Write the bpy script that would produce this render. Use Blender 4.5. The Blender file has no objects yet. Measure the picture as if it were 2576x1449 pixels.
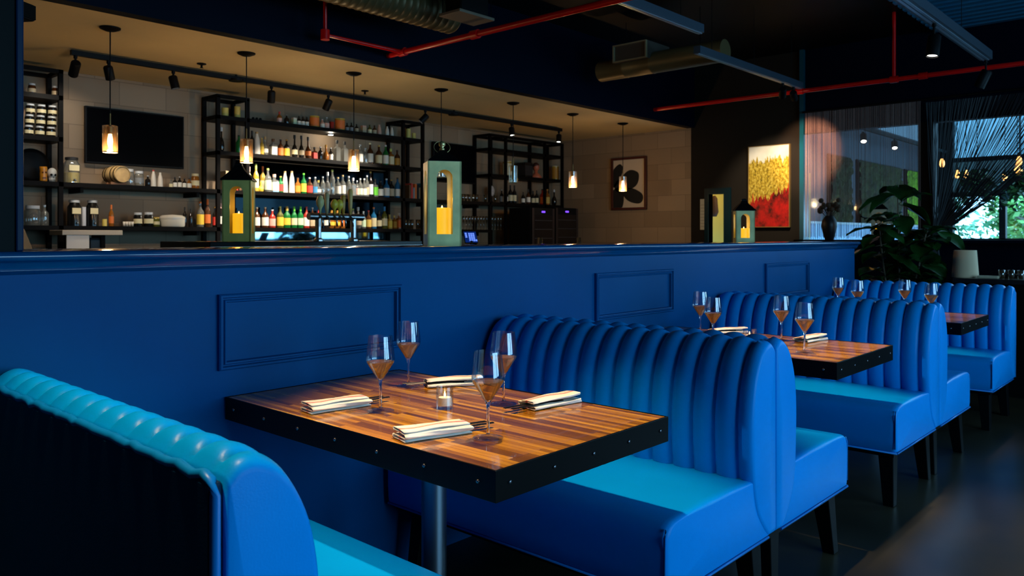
import bpy, bmesh, math, random
from mathutils import Vector, Matrix
random.seed(7)
PI = math.pi
C = bpy.context.scene.collection
sc = bpy.context.scene

# ---------------------------------------------------------------- camera model
FPX, HZ, ZC, YAW = 1992.93, 595.95, 1.2745, math.radians(42.3286)
CA, SA = math.cos(YAW), math.sin(YAW)
def rd(u):
    t = (u - 1288) / FPX
    return CA + t * SA, SA - t * CA
def on_y(u, v, y):
    dx, dy = rd(u); D = y / dy
    return Vector((dx * D, y, ZC - (v - HZ) / FPX * D)), D
def on_x(u, v, x):
    dx, dy = rd(u); D = x / dx
    return Vector((x, dy * D, ZC - (v - HZ) / FPX * D)), D
def on_z(u, v, z):
    dx, dy = rd(u); D = (ZC - z) * FPX / (v - HZ)
    return Vector((dx * D, dy * D, z)), D

# ---------------------------------------------------------------- materials
def lin(c):
    return tuple(((x / 255) / 12.92 if x / 255 <= .04045 else ((x / 255 + .055) / 1.055) ** 2.4) for x in c) + (1,)
MC = {}
def P(name, col, rough=.5, metal=0, coat=0, emis=None, es=0, trans=0, ior=1.45, spec=.5, bump=0, bscale=60, vary=0, vscale=4):
    if name in MC: return MC[name]
    m = bpy.data.materials.new(name); m.use_nodes = True
    nt = m.node_tree; b = nt.nodes['Principled BSDF']
    c = col if len(col) == 4 else tuple(col) + (1,)
    b.inputs['Base Color'].default_value = c
    b.inputs['Roughness'].default_value = rough
    b.inputs['Metallic'].default_value = metal
    b.inputs['Coat Weight'].default_value = coat
    b.inputs['Coat Roughness'].default_value = .05
    b.inputs['IOR'].default_value = ior
    b.inputs['Transmission Weight'].default_value = trans
    b.inputs['Specular IOR Level'].default_value = spec
    if emis:
        b.inputs['Emission Color'].default_value = emis if len(emis) == 4 else tuple(emis) + (1,)
        b.inputs['Emission Strength'].default_value = es
    if vary or bump:
        tc = nt.nodes.new('ShaderNodeTexCoord')
    if vary:
        n = nt.nodes.new('ShaderNodeTexNoise'); n.inputs['Scale'].default_value = vscale; n.inputs['Detail'].default_value = 5
        nt.links.new(tc.outputs['Object'], n.inputs['Vector'])
        r = nt.nodes.new('ShaderNodeValToRGB')
        r.color_ramp.elements[0].position = .3; r.color_ramp.elements[1].position = .7
        r.color_ramp.elements[0].color = tuple(x * (1 - vary) for x in c[:3]) + (1,)
        r.color_ramp.elements[1].color = tuple(min(1, x * (1 + vary)) for x in c[:3]) + (1,)
        nt.links.new(n.outputs['Fac'], r.inputs['Fac']); nt.links.new(r.outputs['Color'], b.inputs['Base Color'])
    if bump:
        n = nt.nodes.new('ShaderNodeTexNoise'); n.inputs['Scale'].default_value = bscale; n.inputs['Detail'].default_value = 4
        nt.links.new(tc.outputs['Object'], n.inputs['Vector'])
        bp = nt.nodes.new('ShaderNodeBump'); bp.inputs['Strength'].default_value = bump; bp.inputs['Distance'].default_value = .003
        nt.links.new(n.outputs['Fac'], bp.inputs['Height']); nt.links.new(bp.outputs['Normal'], b.inputs['Normal'])
    MC[name] = m
    return m
def thin(name, tint, refl=.08, body=0, bodycol=(.5, .5, .5), rough=.05, fres=.6):
    """thin walled glass: tinted transparency, a fresnel reflection and a little milky body"""
    if name in MC: return MC[name]
    m = bpy.data.materials.new(name); m.use_nodes = True
    nt = m.node_tree; nt.nodes.remove(nt.nodes['Principled BSDF'])
    out = nt.nodes['Material Output']
    tr = nt.nodes.new('ShaderNodeBsdfTransparent'); tr.inputs['Color'].default_value = tuple(tint) + (1,)
    gl = nt.nodes.new('ShaderNodeBsdfGlossy'); gl.inputs['Roughness'].default_value = rough
    fr = nt.nodes.new('ShaderNodeLayerWeight'); fr.inputs['Blend'].default_value = .25
    mx = nt.nodes.new('ShaderNodeMixShader')
    src = tr
    if body:
        df = nt.nodes.new('ShaderNodeBsdfDiffuse'); df.inputs['Color'].default_value = tuple(bodycol) + (1,)
        m0 = nt.nodes.new('ShaderNodeMixShader'); m0.inputs[0].default_value = body
        nt.links.new(tr.outputs[0], m0.inputs[1]); nt.links.new(df.outputs[0], m0.inputs[2]); src = m0
    ma = nt.nodes.new('ShaderNodeMath'); ma.operation = 'MULTIPLY_ADD'; ma.inputs[1].default_value = fres; ma.inputs[2].default_value = refl
    nt.links.new(fr.outputs['Fresnel'], ma.inputs[0])
    nt.links.new(ma.outputs[0], mx.inputs[0]); nt.links.new(src.outputs[0], mx.inputs[1]); nt.links.new(gl.outputs[0], mx.inputs[2])
    nt.links.new(mx.outputs[0], out.inputs['Surface'])
    MC[name] = m
    return m
def ND(nt, t, **k):
    n = nt.nodes.new(t)
    for a, b in k.items():
        n.inputs[a].default_value = b
    return n
def ramp(nt, stops, interp='LINEAR'):
    r = nt.nodes.new('ShaderNodeValToRGB'); cr = r.color_ramp; cr.interpolation = interp
    while len(cr.elements) > 1: cr.elements.remove(cr.elements[-1])
    for i, (p, c) in enumerate(stops):
        e = cr.elements[0] if i == 0 else cr.elements.new(p)
        e.position = p; e.color = c if len(c) == 4 else tuple(c) + (1,)
    return r

LEATHER = P('leather_blue', (.0002, .275, .78), rough=.33, bump=.10, bscale=220, vary=.05, vscale=3, spec=.11)
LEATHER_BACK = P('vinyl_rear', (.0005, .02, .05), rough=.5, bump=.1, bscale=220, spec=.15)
WELT = P('leather_welt', (.001, .18, .55), rough=.35, spec=.3)
PAINT = P('paint_blue', (.0001, .064, .205), rough=.4, bump=.05, bscale=30, vary=.1, vscale=1.5, spec=.06)
PAINT_D = P('paint_navy_dark', (.0005, .0025, .009), rough=.5, spec=.06)
BLACK = P('black_matt', (.0022, .0022, .0026), rough=.5, spec=.14)
BLACKW = P('black_wall', (.017, .0135, .010), rough=.7, spec=.04)
STEEL_B = P('black_steel', (.002, .002, .0022), rough=.35, spec=.12)
IRON = P('iron_dark', (.0035, .0026, .0022), rough=.5, spec=.07)
RIVET = P('rivet_steel', (.16, .16, .18), rough=.25, metal=.9)
COLUMN = P('brushed_steel', (.22, .27, .32), rough=.35, metal=1)
CHROME = P('chrome', (.42, .42, .42), rough=.28, metal=1)
RED = P('pipe_red', (.62, .004, .003), rough=.25)
GLOWDUCT = P('duct_metal', (.12, .085, .035), rough=.42, metal=.3, spec=.3)  # warm glow from the bar put into the galvanised metal's colour
GREYMET = P('grey_metal', (.045, .065, .09), rough=.4, metal=.3, spec=.3)
BEIGE = P('ceiling_beige', (.56, .43, .23), rough=.8, vary=.1, vscale=1.2)
FROTH = P('floor', (.03, .035, .036), rough=.25)

def mat_floor():
    m = bpy.data.materials.new('polished_concrete'); m.use_nodes = True; nt = m.node_tree; b = nt.nodes['Principled BSDF']
    tc = nt.nodes.new('ShaderNodeTexCoord')
    n = ND(nt, 'ShaderNodeTexNoise', Scale=1.3, Detail=8, Roughness=.6)
    nt.links.new(tc.outputs['Object'], n.inputs['Vector'])
    r = ramp(nt, [(.3, (.014, .015, .011)), (.5, (.030, .028, .019)), (.7, (.056, .044, .024))])
    nt.links.new(n.outputs['Fac'], r.inputs['Fac'])
    n2 = ND(nt, 'ShaderNodeTexNoise', Scale=60, Detail=2)
    nt.links.new(tc.outputs['Object'], n2.inputs['Vector'])
    r2 = ramp(nt, [(.24, (.25, .25, .25)), (.30, (1, 1, 1))])
    nt.links.new(n2.outputs['Fac'], r2.inputs['Fac'])
    mx = nt.nodes.new('ShaderNodeMix'); mx.data_type = 'RGBA'; mx.blend_type = 'MULTIPLY'; mx.inputs[0].default_value = 1
    nt.links.new(r.outputs[0], mx.inputs[6]); nt.links.new(r2.outputs[0], mx.inputs[7])
    nt.links.new(mx.outputs[2], b.inputs['Base Color'])
    b.inputs['Roughness'].default_value = .3; b.inputs['Specular IOR Level'].default_value = .22
    return m
FLOOR = mat_floor()

def mat_wood():
    m = bpy.data.materials.new('butcher_block'); m.use_nodes = True; nt = m.node_tree; b = nt.nodes['Principled BSDF']
    tc = nt.nodes.new('ShaderNodeTexCoord')
    mp = nt.nodes.new('ShaderNodeMapping'); mp.inputs['Rotation'].default_value = (0, 0, PI / 2)
    nt.links.new(tc.outputs['Object'], mp.inputs['Vector'])
    br = nt.nodes.new('ShaderNodeTexBrick'); br.offset = .37; br.offset_frequency = 3; br.squash = 1
    br.inputs['Scale'].default_value = 1; br.inputs['Mortar Size'].default_value = .0004; br.inputs['Mortar Smooth'].default_value = .1
    br.inputs['Brick Width'].default_value = .34; br.inputs['Row Height'].default_value = .018
    br.inputs['Color1'].default_value = (0, 0, 0, 1); br.inputs['Color2'].default_value = (1, 1, 1, 1); br.inputs['Mortar'].default_value = (.1, .1, .1, 1)
    nt.links.new(mp.outputs[0], br.inputs['Vector'])
    r = ramp(nt, [(0, (.05, .014, .002)), (.25, (.15, .050, .004)), (.5, (.30, .115, .007)), (.72, (.47, .20, .012)), (.88, (.68, .34, .028)), (1, (.85, .52, .09))])
    st = nt.nodes.new('ShaderNodeMapping'); st.inputs['Scale'].default_value = (160, 5, 5)
    nt.links.new(tc.outputs['Object'], st.inputs['Vector'])
    n = ND(nt, 'ShaderNodeTexNoise', Scale=1, Detail=5, Roughness=.6)
    nt.links.new(st.outputs[0], n.inputs['Vector'])
    ad = nt.nodes.new('ShaderNodeMath'); ad.operation = 'MULTIPLY_ADD'; ad.inputs[1].default_value = .45
    sub = nt.nodes.new('ShaderNodeMath'); sub.operation = 'MULTIPLY_ADD'; sub.inputs[1].default_value = .66; sub.inputs[2].default_value = -.03
    nt.links.new(br.outputs['Color'], sub.inputs[0])
    nt.links.new(n.outputs['Fac'], ad.inputs[0]); nt.links.new(sub.outputs[0], ad.inputs[2])
    nt.links.new(ad.outputs[0], r.inputs['Fac']); nt.links.new(r.outputs[0], b.inputs['Base Color'])
    b.inputs['Roughness'].default_value = .2; b.inputs['Specular IOR Level'].default_value = .2; b.inputs['Coat Weight'].default_value = .4; b.inputs['Coat Roughness'].default_value = .02
    return m
WOOD = mat_wood()

def mat_tile():
    """large pale brown blocks of the bar's back wall"""
    m = bpy.data.materials.new('block_wall'); m.use_nodes = True; nt = m.node_tree; b = nt.nodes['Principled BSDF']
    tc = nt.nodes.new('ShaderNodeTexCoord')
    sx = nt.nodes.new('ShaderNodeSeparateXYZ'); nt.links.new(tc.outputs['Object'], sx.inputs[0])
    ad = nt.nodes.new('ShaderNodeMath'); nt.links.new(sx.outputs[0], ad.inputs[0]); nt.links.new(sx.outputs[1], ad.inputs[1])
    cx = nt.nodes.new('ShaderNodeCombineXYZ'); nt.links.new(ad.outputs[0], cx.inputs[0]); nt.links.new(sx.outputs[2], cx.inputs[1])
    br = nt.nodes.new('ShaderNodeTexBrick'); br.inputs['Scale'].default_value = 1
    br.inputs['Brick Width'].default_value = .4; br.inputs['Row Height'].default_value = .2; br.inputs['Mortar Size'].default_value = .003
    br.inputs['Color1'].default_value = (.21, .135, .075, 1); br.inputs['Color2'].default_value = (.29, .195, .115, 1); br.inputs['Mortar'].default_value = (.16, .10, .055, 1)
    nt.links.new(cx.outputs[0], br.inputs['Vector']); nt.links.new(br.outputs['Color'], b.inputs['Base Color'])
    b.inputs['Roughness'].default_value = .65
    return m
TILE = mat_tile()

def mat_corrugated():
    m = P('corrugated_blue', (.30, .42, .55), rough=.4, metal=.3); return m

def mat_napkin():
    m = bpy.data.materials.new('napkin_cloth'); m.use_nodes = True; nt = m.node_tree; b = nt.nodes['Principled BSDF']
    tc = nt.nodes.new('ShaderNodeTexCoord'); sx = nt.nodes.new('ShaderNodeSeparateXYZ'); nt.links.new(tc.outputs['Object'], sx.inputs[0])
    mr = nt.nodes.new('ShaderNodeMapRange'); mr.inputs['From Min'].default_value = -.05; mr.inputs['From Max'].default_value = .05
    nt.links.new(sx.outputs[1], mr.inputs['Value'])
    W, R_ = (.80, .76, .68), (.55, .05, .045)
    r = ramp(nt, [(0, W), (.42, R_), (.435, W), (.46, R_), (.51, W), (.535, R_), (.55, W)], 'CONSTANT')
    nt.links.new(mr.outputs[0], r.inputs['Fac']); nt.links.new(r.outputs[0], b.inputs['Base Color'])
    b.inputs['Roughness'].default_value = .85
    n = ND(nt, 'ShaderNodeTexNoise', Scale=400, Detail=2); nt.links.new(tc.outputs['Object'], n.inputs['Vector'])
    bp = nt.nodes.new('ShaderNodeBump'); bp.inputs['Strength'].default_value = .2; bp.inputs['Distance'].default_value = .001
    nt.links.new(n.outputs['Fac'], bp.inputs['Height']); nt.links.new(bp.outputs['Normal'], b.inputs['Normal'])
    return m
NAPKIN = mat_napkin()
GLASS = thin('crystal', (.97, .98, .985), .07, rough=.01, fres=.4)
STEMG = P('crystal_solid', (1, 1, 1), rough=0, trans=1, ior=1.45)
AMBER_FILL = thin('rose_wine', (.96, .74, .52), .05, .14, (.72, .42, .2), rough=.01)

# ---------------------------------------------------------------- mesh builder
class MB:
    def __init__(s): s.bm = bmesh.new(); s.flat = []
    def box(s, x0, x1, y0, y1, z0, z1):
        v = [s.bm.verts.new(p) for p in ((x0, y0, z0), (x1, y0, z0), (x1, y1, z0), (x0, y1, z0), (x0, y0, z1), (x1, y0, z1), (x1, y1, z1), (x0, y1, z1))]
        for f in ((0, 3, 2, 1), (4, 5, 6, 7), (0, 1, 5, 4), (1, 2, 6, 5), (2, 3, 7, 6), (3, 0, 4, 7)):
            s.bm.faces.new([v[i] for i in f])
        return s
    def ring(s, pts): return [s.bm.verts.new(p) for p in pts]
    def bridge(s, a, b, closed=True):
        n = len(a)
        for i in range(n if closed else n - 1):
            j = (i + 1) % n
            s.bm.faces.new((a[i], a[j], b[j], b[i]))
    def cap(s, r):
        try: s.flat.append(s.bm.faces.new(r))
        except ValueError: pass
    def lathe(s, prof, n=24, c=(0, 0, 0), axis='z', phase=0, closed=False):
        """prof: list of (r, z) from one end to the other"""
        def pt(r, z, a):
            x, y = r * math.cos(a), r * math.sin(a)
            p = (x, y, z) if axis == 'z' else ((z, x, y) if axis == 'x' else (x, z, y))
            return (p[0] + c[0], p[1] + c[1], p[2] + c[2])
        rings = []
        for r, z in prof:
            if r < 1e-6: rings.append([s.bm.verts.new(pt(0, z, 0))])
            else: rings.append([s.bm.verts.new(pt(r, z, phase + 2 * PI * k / n)) for k in range(n)])
        if closed: rings.append(rings[0])
        for a, b in zip(rings, rings[1:]):
            if len(a) == 1 and len(b) == 1: continue
            for i in range(n):
                j = (i + 1) % n
                if len(a) == 1: s.bm.faces.new((a[0], b[j], b[i]))
                elif len(b) == 1: s.bm.faces.new((a[i], a[j], b[0]))
                else: s.bm.faces.new((a[i], a[j], b[j], b[i]))
        return s
    def tube(s, pts, r, n=8, closed=False):
        pts = [Vector(p) for p in pts]; rings = []; m = len(pts)
        for i, p in enumerate(pts):
            if closed: t = pts[(i + 1) % m] - pts[i - 1]
            else: t = pts[min(i + 1, m - 1)] - pts[max(i - 1, 0)]
            t.normalize()
            up = Vector((0, 0, 1)) if abs(t.z) < .95 else Vector((1, 0, 0))
            a = t.cross(up).normalized(); b = t.cross(a)
            rr = r[i] if isinstance(r, (list, tuple)) else r
            rings.append(s.ring([p + a * rr * math.cos(2 * PI * k / n) + b * rr * math.sin(2 * PI * k / n) for k in range(n)]))
        for a, b in zip(rings, rings[1:]): s.bridge(a, b)
        if closed: s.bridge(rings[-1], rings[0])
        else: s.cap(rings[0]); s.cap(rings[-1])
        return s
    def prism(s, poly, y0, y1, axis='y'):
        def pt(a, b, y): return (a, y, b) if axis == 'y' else ((y, a, b) if axis == 'x' else (a, b, y))
        A = s.ring([pt(a, b, y0) for a, b in poly]); B = s.ring([pt(a, b, y1) for a, b in poly])
        s.bridge(A, B); s.cap(A); s.cap(B)
        return s
    def sphere(s, c, r, n=12, m=8, sc=(1, 1, 1)):
        prof = [(r * math.sin(PI * i / m), -r * math.cos(PI * i / m)) for i in range(m + 1)]
        b0 = len(s.bm.verts); s.lathe([(max(a, 0) if 0 < i < m else 0, z) for i, (a, z) in enumerate(prof)], n)
        s.bm.verts.ensure_lookup_table()
        for v in s.bm.verts[b0:]: v.co = Vector((v.co.x * sc[0] + c[0], v.co.y * sc[1] + c[1], v.co.z * sc[2] + c[2]))
        return s
    def build(s, name, mat, parent=None, smooth=False, bevel=0, loc=None, seg=2, angle=None):
        bmesh.ops.recalc_face_normals(s.bm, faces=s.bm.faces[:])
        for f in s.bm.faces: f.smooth = smooth
        for f in s.flat: f.smooth = False
        big = [f for f in s.flat if len(f.verts) > 8]
        if big: bmesh.ops.triangulate(s.bm, faces=big, ngon_method='EAR_CLIP')
        me = bpy.data.meshes.new(name); s.bm.to_mesh(me); s.bm.free()
        me.materials.append(mat)
        if smooth:
            if angle: me.set_sharp_from_angle(angle=math.radians(angle))
        o = bpy.data.objects.new(name, me); C.objects.link(o)
        if parent: o.parent = parent
        if loc: o.location = loc
        if bevel:
            b = o.modifiers.new('b', 'BEVEL'); b.width = bevel; b.segments = seg; b.limit_method = 'ANGLE'; b.angle_limit = math.radians(40)
        return o
def tag(o, label, cat, group=None, kind=None):
    o['label'] = label; o['category'] = cat
    if group: o['group'] = group
    if kind: o['kind'] = kind
    return o
def thing(name, label, cat, loc=(0, 0, 0), rz=0, group=None):
    o = bpy.data.objects.new(name, None); C.objects.link(o); o.empty_display_size = .05
    o.location = loc; o.rotation_euler = (0, 0, rz)
    return tag(o, label, cat, group)
def struct(name, mb, mat, label, cat, parent=None, bevel=0, smooth=False):
    o = mb.build(name, mat, parent, bevel=bevel, smooth=smooth, angle=35 if smooth else None)
    if not parent: tag(o, label, cat, None, 'structure')
    return o
def box(*a): return MB().box(*a)
def dup(root, loc=None, rz=None, label=None, group=None):
    r = root.copy(); C.objects.link(r)
    if loc is not None: r.location = loc
    if rz is not None: r.rotation_euler = (0, 0, rz)
    if label: r['label'] = label
    if group: r['group'] = group
    for ch in list(root.children):
        c = ch.copy(); C.objects.link(c); c.parent = r
        for g in ch.children:
            d = g.copy(); C.objects.link(d); d.parent = c
    return r
def spot(parent, loc, target, power, col, angle=50, blend=.5, radius=.03, name='lamp_light'):
    l = bpy.data.lights.new(name, 'SPOT'); l.energy = power; l.color = col; l.spot_size = math.radians(angle); l.spot_blend = blend; l.shadow_soft_size = radius
    o = bpy.data.objects.new(name, l); C.objects.link(o)
    o.location = loc; d = Vector(target) - Vector(loc); o.rotation_euler = d.to_track_quat('-Z', 'Y').to_euler()
    if parent:
        o.parent = parent; o.matrix_parent_inverse = Matrix.Translation(-Vector(parent.location))
    return o
def point(parent, loc, power, col, radius=.02, name='bulb_light'):
    l = bpy.data.lights.new(name, 'POINT'); l.energy = power; l.color = col; l.shadow_soft_size = radius
    o = bpy.data.objects.new(name, l); C.objects.link(o); o.location = loc
    if parent: o.parent = parent
    return o
def spline(pts, n):
    """catmull-rom through pts, n samples per span"""
    out = []; m = len(pts)
    for i in range(m - 1):
        p0, p1, p2, p3 = pts[max(i - 1, 0)], pts[i], pts[i + 1], pts[min(i + 2, m - 1)]
        for k in range(n):
            t = k / n
            out.append(tuple(.5 * (2 * b + (c - a) * t + (2 * a - 5 * b + 4 * c - d) * t * t + (3 * b - a - 3 * c + d) * t ** 3) for a, b, c, d in zip(p0, p1, p2, p3)))
    out.append(tuple(pts[-1]))
    return out

# ================================================================= the setting
YW = 2.40          # front face of the booth wall
YB = 7.05          # back wall of the bar
XR = 8.75          # right wall
ZBC = 2.6245       # bar ceiling
YS = 4.92          # header above the bar
ZT = 3.36          # dining room ceiling
YF = -4.2          # window front behind the camera
XL = -3.2
struct('floor', box(XL, XR + .15, YF, YB + .1, -.08, 0), FLOOR, 'dark polished concrete floor of the dining room', 'floor')
struct('ceiling', box(XL, XR + .15, YF, YS + .1, ZT, ZT + .1), BLACK, 'black painted open ceiling above the booths', 'ceiling')
struct('ceiling_lower', box(XL, XR, YS + .1, YB, ZBC, ZBC + .1), BEIGE, 'low pale ceiling above the bar', 'ceiling')
struct('wall_header', box(XL, XR, YS, YS + .1, ZBC - .002, ZT), PAINT_D, 'black header face between the bar ceiling and the high ceiling', 'wall')
struct('wall_back', box(XL, XR, YB, YB + .1, 0, ZBC), TILE, 'brown block wall behind the bar shelves', 'wall')
struct('wall_left', box(XL - .1, XL, YF, YB, 0, ZT), BLACKW, 'dark side wall out of view', 'wall')
# right wall: bar part in blocks, dining part black with a lit doorway
D0, _ = on_x(1783, 600, XR); D1, _ = on_x(1822, 600, XR)
_, yd1 = D0.y, D0.y; yd0 = D1.y
dz = on_x(1800, 488, XR)[0].z
struct('wall_bar_right', box(XR, XR + .1, 4.97, YB, 0, ZBC), TILE, 'brown block wall at the right end of the bar', 'wall')
yp = on_x(2019, 500, XR)[0].y      # where the window begins
m = MB(); m.box(XR, XR + .1, yd1, 4.969, 0, ZT); m.box(XR, XR + .1, yp, yd0, 0, ZT); m.box(XR, XR + .1, yd0, yd1, dz, ZT)
struct('wall_right', m, BLACKW, 'black wall carrying the red and gold painting', 'wall')
# window wall
SILL = 1.245; HEAD = 2.43
m = MB(); m.box(XR, XR + .12, YF, yp, 0, SILL - .03); m.box(XR, XR + .12, YF, yp, HEAD, ZT)
struct('wall_window', m, PAINT_D, 'dark wall below and above the interior windows', 'wall')
struct('trim_1', box(XR - .25, XR + .14, YF, yp, SILL - .03, SILL), PAINT_D, 'dark window sill ledge', 'sill', bevel=.006)
yq1 = on_x(2312, 500, XR)[0].y; yq0 = on_x(2350, 500, XR)[0].y
struct('trim_2', box(XR - .03, XR + .14, yq0, yq1, SILL, HEAD), BLACK, 'black post between the two interior windows', 'post')
struct('trim_3', box(XR - .05, XR + .12, yp - .03, yp + .015, SILL, ZT), P('post_teal', (.003, .06, .085), rough=.25), 'teal corner post beside the painting', 'post')
PANE = thin('pane_glass', (.93, .96, .97), refl=.03)
struct('window_1', box(XR + .05, XR + .058, yq1, yp - .03, SILL, HEAD), PANE, 'interior window behind the straight string curtain', 'window')
struct('window_2', box(XR + .05, XR + .058, -.6, yq0, SILL, HEAD), PANE, 'interior window behind the gathered string curtain', 'window')
# front window wall behind the camera
m = MB()
m.box(XL, XR, YF - .12, YF, 0, .5); m.box(XL, XR, YF - .12, YF, 2.95, ZT)
fw = [(.6, 3.3), (3.6, 5.6)]
e = XL
for a, b in fw + [(XR, XR)]:
    m.box(e, a, YF - .12, YF, .5, 2.95); e = b
struct('wall_front', m, BLACKW, 'front wall behind the viewer with tall daylight windows', 'wall')
m = MB()
for a, b in fw:
    for x in (a + .02, (a + b) / 2, b - .02): m.box(x - .02, x + .02, YF - .09, YF - .04, .5, 2.95)
    for z in (.52, 2.2, 2.93): m.box(a, b, YF - .088, YF - .042, z - .02, z + .02)
struct('trim_4', m, BLACK, 'black bars of the daylight windows behind the viewer', 'window bars')
for a, b in fw:
    l = bpy.data.lights.new('window_portal', 'AREA'); l.shape = 'RECTANGLE'; l.size = b - a; l.size_y = 2.45; l.cycles.is_portal = True
    o = bpy.data.objects.new('window_portal', l); C.objects.link(o); o.location = ((a + b) / 2, YF - .1, 1.725); o.rotation_euler = (PI / 2, 0, 0)

# booth wall with its cap and panel mouldings
XW1 = 6.99
struct('wall_divider', box(XL, XW1, YW, 2.80, 0, 1.19), PAINT, 'blue painted half wall behind the booths', 'wall')
prof = [(2.86, 1.19), (2.86, 1.236), (2.372, 1.236)]
prof += [(2.372 - .014 * math.sin(a), 1.222 + .014 * math.cos(a)) for a in [PI * k / 8 for k in range(1, 9)]]
prof += [(2.376, 1.205), (2.382, 1.196), (2.386, 1.190), (2.386, 1.184), (2.394, 1.178), (2.401, 1.172), (2.401, 1.17), (2.41, 1.17), (2.41, 1.19)]
struct('trim_5', MB().prism(prof, XL, XW1 + .03, 'x'), P('cap_gloss', (.0004, .05, .15), rough=.13, coat=.25, spec=.35), 'glossy blue moulded cap along the top of the half wall', 'wall cap', smooth=True)
PX0, PX1, PZ0, PZ1 = 1.2364, 1.9855, .8468, 1.0901
def moulding(x0, x1, z0, z1):
    m = MB()
    pr = [(0, 0), (0, .014), (.004, .019), (.010, .019), (.013, .009), (.017, .009), (.020, .015), (.025, .014), (.028, .0)]   # inwards, protrusion
    rings = []
    for a, h in pr:
        rings.append(m.ring([(x0 + a, YW - h, z0 + a), (x1 - a, YW - h, z0 + a), (x1 - a, YW - h, z1 - a), (x0 + a, YW - h, z1 - a)]))
    for a, b in zip(rings, rings[1:]): m.bridge(a, b)
    return m
for k, off in enumerate((0, 2.0195, 3.9947)):
    struct('trim_%d' % (6 + k), moulding(PX0 + off, PX1 + off, PZ0, PZ1), PAINT,
           ('blue picture moulding on the half wall above the nearest table', 'blue picture moulding above the second table', 'small looking blue picture moulding above the farthest table')[k], 'moulding')
# left pillar on the cap
xp = on_y(58, 300, 2.38)[0].x; xp2 = on_y(38, 300, 2.38)[0].x
struct('wall_pillar', box(XL, xp2, 2.38, 2.86, 1.236, ZT), P('pillar_paint', (.002, .004, .0045), rough=.5, spec=.06), 'dark pillar at the left end standing on the wall cap', 'pillar')
struct('trim_9', box(xp2, xp, 2.372, 2.86, 1.236, ZT), P('pillar_edge', (.0004, .012, .042), rough=.4, spec=.1), 'navy edge strip of the dark left pillar', 'trim', bevel=.004)

# ================================================================= booths
def loft(m, prof, stations, bump=None, fan=None):
    n = len(prof); nor = []
    area = sum(prof[i][0] * prof[(i + 1) % n][1] - prof[(i + 1) % n][0] * prof[i][1] for i in range(n))
    sg = 1 if area > 0 else -1
    for i in range(n):
        a, b = Vector(prof[i - 1]), Vector(prof[(i + 1) % n]); t = (b - a)
        t = t.normalized() if t.length > 1e-9 else Vector((1, 0))
        nor.append(Vector((t.y, -t.x)) * sg)
    rings = []
    for y, ins, bf in stations:
        pts = []
        for i, p in enumerate(prof):
            inw = (Vector(fan) - Vector(p)).normalized() if fan else -nor[i]
            q = Vector(p) + inw * ins + nor[i] * (bf * bump[i] if bump else 0)
            pts.append((q.x, y, q.y))
        rings.append(m.ring(pts))
    for a, b in zip(rings, rings[1:]): m.bridge(a, b)
    if fan is None:
        m.cap(rings[0]); m.cap(rings[-1])
    else:
        for rg in (rings[0], rings[-1]):
            c = m.bm.verts.new((fan[0], rg[0].co.y, fan[1]))
            for i in range(n): m.flat.append(m.bm.faces.new((rg[i], rg[(i + 1) % n], c)))
    return m
def mir(prof, s): return [(x * s, z) for x, z in prof]
LEN = 1.235
outer = spline([(.052, .266), (.085, .295), (.135, .355), (.163, .43), (.176, .52), (.182, .62), (.177, .71), (.158, .80), (.125, .868), (.090, .905), (.055, .921), (.027, .917), (.006, .898)], 4)
def back_profile(flat=False):
    if flat: return [(.004, .266)] + [(x, z) for x, z in outer]
    return [(.003, .266)] + outer
def channel_stations(n_ch=14, y_first=.055, y_last=LEN - .012):
    st = [(.0, .022, 0), (.002, .012, 0), (.007, .005, 0), (.016, .0, 0), (.034, -.002, .2)]
    w = (y_last - y_first) / n_ch
    K = 10
    for c in range(n_ch):
        for k in range(K + (1 if c == n_ch - 1 else 0)):
            s = k / K
            st.append((y_first + w * (c + s), 0, math.sin(PI * min(max(s, 0), 1)) ** .5 - .45))
    st += [(LEN - .004, .008, 0), (LEN, .02, 0)]
    return st
def make_backrest(s, parent):
    pr = back_profile(); n = len(pr)
    bump = []
    for i, (x, z) in enumerate(pr):
        w = 0
        if i > 0:
            w = min(1, max(0, (z - .33) / .12))
            if x < .05 and z > .8: w *= max(.35, x / .05)
        bump.append(.021 * w)
    m = MB(); loft(m, mir(pr, s), channel_stations(), bump, (s * .055, .60))
    return m.build('backrest', LEATHER, parent, smooth=True, angle=55)
def make_seat(s, parent):
    pr = [(.03, .266), (.690, .266), (.697, .275), (.70, .32), (.701, .40), (.697, .44), (.684, .464), (.662, .476), (.60, .482), (.45, .486), (.30, .484), (.15, .476), (.03, .45)]
    m = MB()
    st = [(.006, .02, 0), (.008, .012, 0), (.013, .005, 0), (.022, .001, 0), (.035, 0, 0), (.2, 0, 0), (.62, 0, 0), (1.0, 0, 0), (LEN - .02, 0, 0), (LEN, .015, 0)]
    loft(m, mir(pr, s), st, None, (s * .4, .37))
    o = m.build('seat_cushion', LEATHER, parent, smooth=True, angle=60)
    p = MB()
    p.tube([(s * .60 + .0, .004, .262)] if False else [(s * .05, .006, .264), (s * .688, .006, .264)], .0045, 6)
    p.tube([(s * .692, .006, .264), (s * .692, LEN - .01, .264)], .0045, 6)
    p.tube([(s * .699, .012, .285), (s * .699, .012, .44), (s * .688, .013, .462)], .0035, 6)
    p.build('piping', WELT, parent, smooth=True)
    return o
def leg(m, x0, y0, x1, y1, a=.036, b=.024, zt=.26):
    A = m.ring([(x0 + i * a, y0 + j * a, zt) for i, j in ((-1, -1), (1, -1), (1, 1), (-1, 1))])
    B = m.ring([(x1 + i * b, y1 + j * b, 0) for i, j in ((-1, -1), (1, -1), (1, 1), (-1, 1))])
    m.bridge(A, B); m.cap(A); m.cap(B)
    return m
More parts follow.
